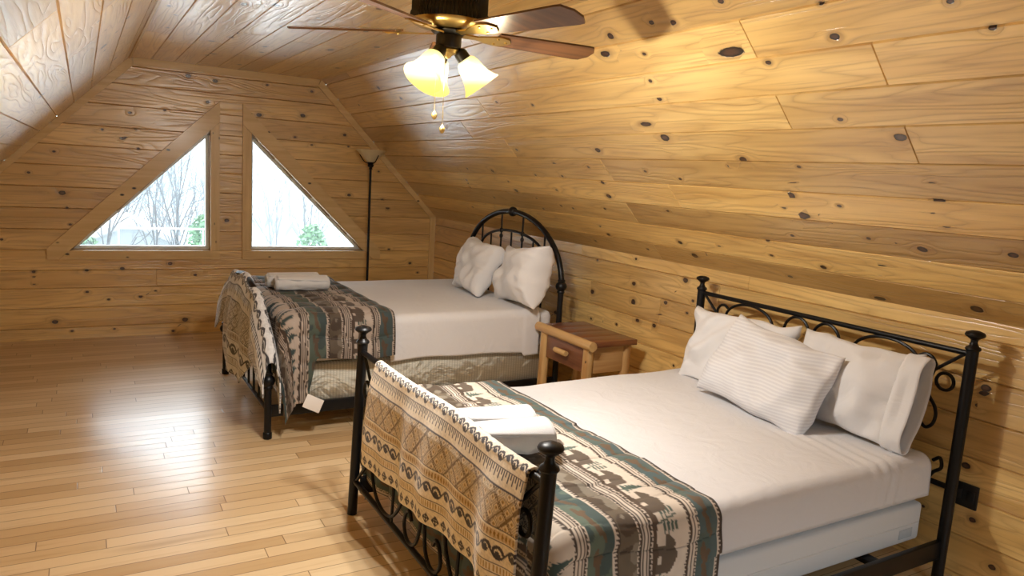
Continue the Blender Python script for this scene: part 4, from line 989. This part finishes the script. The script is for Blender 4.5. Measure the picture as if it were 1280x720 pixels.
def zat(zw, y): return 1.6 + (zw - 1.6) * S_(y)
y = 24; bush(1.93 * S_(y), y, .36 * S_(y), zat(1.02, y) - ground_z(y), 'pale evergreen beyond the middle of the right window', 1)
y = 21; bush(.93 * S_(y), y, .34 * S_(y), zat(1.08, y) - ground_z(y), 'green evergreen beyond the lower right of the left window', 2)
y = 30; bush(.02 * S_(y), y, .30 * S_(y), zat(.88, y) - ground_z(y), 'low green shrub beyond the left corner of the left window', 3)
WALLM = plain('pale siding', (.30, .31, .31), .8); ROOFM = plain('grey shingles', (.06, .065, .07), .8); DARKW = plain('dark window pane', (.05, .06, .07), .2); FASC = plain('weathered fascia', (.13, .13, .135), .7)
def house(name, xw, y, ww, zb, ze, zp, depth, label, rot=0, wallm=None):
    """gabled house facing the room; ww half width, zb base, ze eaves, zp peak measured on the window plane"""
    k = S_(y); x = xw * k; hw = ww * k; b = ground_z(y) - .3; e = zat(ze, y); p = zat(zp, y)
    root = thing(name, label, 'house', (x, y, b))
    MB().prism([(x - hw, b), (x + hw, b), (x + hw, e), (x, p), (x - hw, e)], y, y + depth, 1).build('wall', wallm or WALLM, root, False)
    t = .05 * k
    for s in (-1, 1):
        MB().prism([(x, p + t), (x + s * hw * 1.12, e - .12 * (p - e) + t), (x + s * hw * 1.12, e - .12 * (p - e)), (x, p)], y - .12 * k * .3, y + depth, 1).build('roof', ROOFM if wallm is None else FASC, root, False)
    for s in (-.4, .4):
        f = MB().box((x + s * hw - .14 * hw, y - .04, b + (e - b) * .55), (x + s * hw + .14 * hw, y, b + (e - b) * .85)).build('window', DARKW, root, False)
house('house', .34, 40, .42, .5, .80, .985, 7, 'gabled house roof beyond the left window, behind the guard rail', wallm=plain('grey timber wall', (.10, .11, .11), .8))
house('house', 1.73, 70, .060, .7, .905, 1.0, 6, 'small white gabled house beyond the right window, left of the evergreen')
house('house', 1.52, 78, .045, .7, .97, 1.07, 6, 'narrow white house at the left of the right window view')
house('house', 2.20, 90, .05, .7, .85, .92, 6, 'small distant house beyond the lower right of the right window')
t_ = NT('fog'); vs = t_.n('VolumeScatter', {'Color': (.80, .92, 1.0, 1), 'Density': .003, 'Anisotropy': .2}); t_.t.links.new(vs.outputs[0], t_.out.inputs['Volume'])
o = MB().box((-60, 4, -25), (100, 170, 14)).build('fog', t_.m, None, False); tag(o, 'pale fog hanging over the hillside beyond the windows', 'fog', None, 'stuff')

# ------------------------------------------------------------------ sky, window portals, camera
W = bpy.data.worlds.new('overcast sky'); SC.world = W; W.use_nodes = True; nt = W.node_tree; nt.nodes.clear()
out = nt.nodes.new('ShaderNodeOutputWorld'); bg = nt.nodes.new('ShaderNodeBackground'); tc = nt.nodes.new('ShaderNodeTexCoord'); sp = nt.nodes.new('ShaderNodeSeparateXYZ'); rp = nt.nodes.new('ShaderNodeValToRGB')
nt.links.new(tc.outputs['Generated'], sp.inputs[0]); nt.links.new(sp.outputs[2], rp.inputs[0]); nt.links.new(rp.outputs[0], bg.inputs[0]); nt.links.new(bg.outputs[0], out.inputs[0])
e = rp.color_ramp.elements; e[0].position = 0; e[0].color = (.062, .078, .087, 1); e[1].position = .6; e[1].color = (.90, .96, 1.0, 1)
for q, c in ((.08, (.09, .105, .113)), (.2, (.34, .42, .47)), (.36, (.72, .80, .86))): el = e.new(q); el.color = (*c, 1)
bg.inputs[1].default_value = 10.5
def portal(name, loc, rot, sx, sy):
    L = bpy.data.lights.new(name, 'AREA'); L.shape = 'RECTANGLE'; L.size = sx; L.size_y = sy; L.cycles.is_portal = True
    o = bpy.data.objects.new(name, L); COL.objects.link(o); o.location = loc; o.rotation_euler = rot
portal('window_portal', (XM - .73, .15, 1.31), (math.radians(-90), 0, 0), 1.15, 1.12)
portal('window_portal', (XM + .73, .15, 1.31), (math.radians(-90), 0, 0), 1.15, 1.12)
portal('window_portal', ((BX0 + BX1) / 2, YB - .13, (BZ0 + BZ1) / 2), (math.radians(90), 0, 0), BX1 - BX0, BZ1 - BZ0)

cam = bpy.data.cameras.new('camera'); co = bpy.data.objects.new('camera', cam); COL.objects.link(co)
F = Vector((.50314064, .8511882, -.14942601)); R = Vector((.86389706, -.49999816, .06069348)); U = Vector((.02305116, .15962605, .98690839))
M = Matrix((R, U, -F)).transposed().to_4x4(); M.translation = (0, -7.17419, 1.6); co.matrix_world = M
cam.sensor_width = 36; cam.lens = 914.8858 / 1280 * 36; cam.clip_start = .02; cam.clip_end = 500; SC.camera = co
SC.view_settings.view_transform = 'Standard'; SC.view_settings.look = 'None'; SC.view_settings.gamma = 1; SC.view_settings.use_curve_mapping = False
SC.view_settings.exposure = 0.34
SC.cycles.use_denoising = True
SC.cycles.max_bounces = 10; SC.cycles.transparent_max_bounces = 16; SC.cycles.sample_clamp_indirect = 8
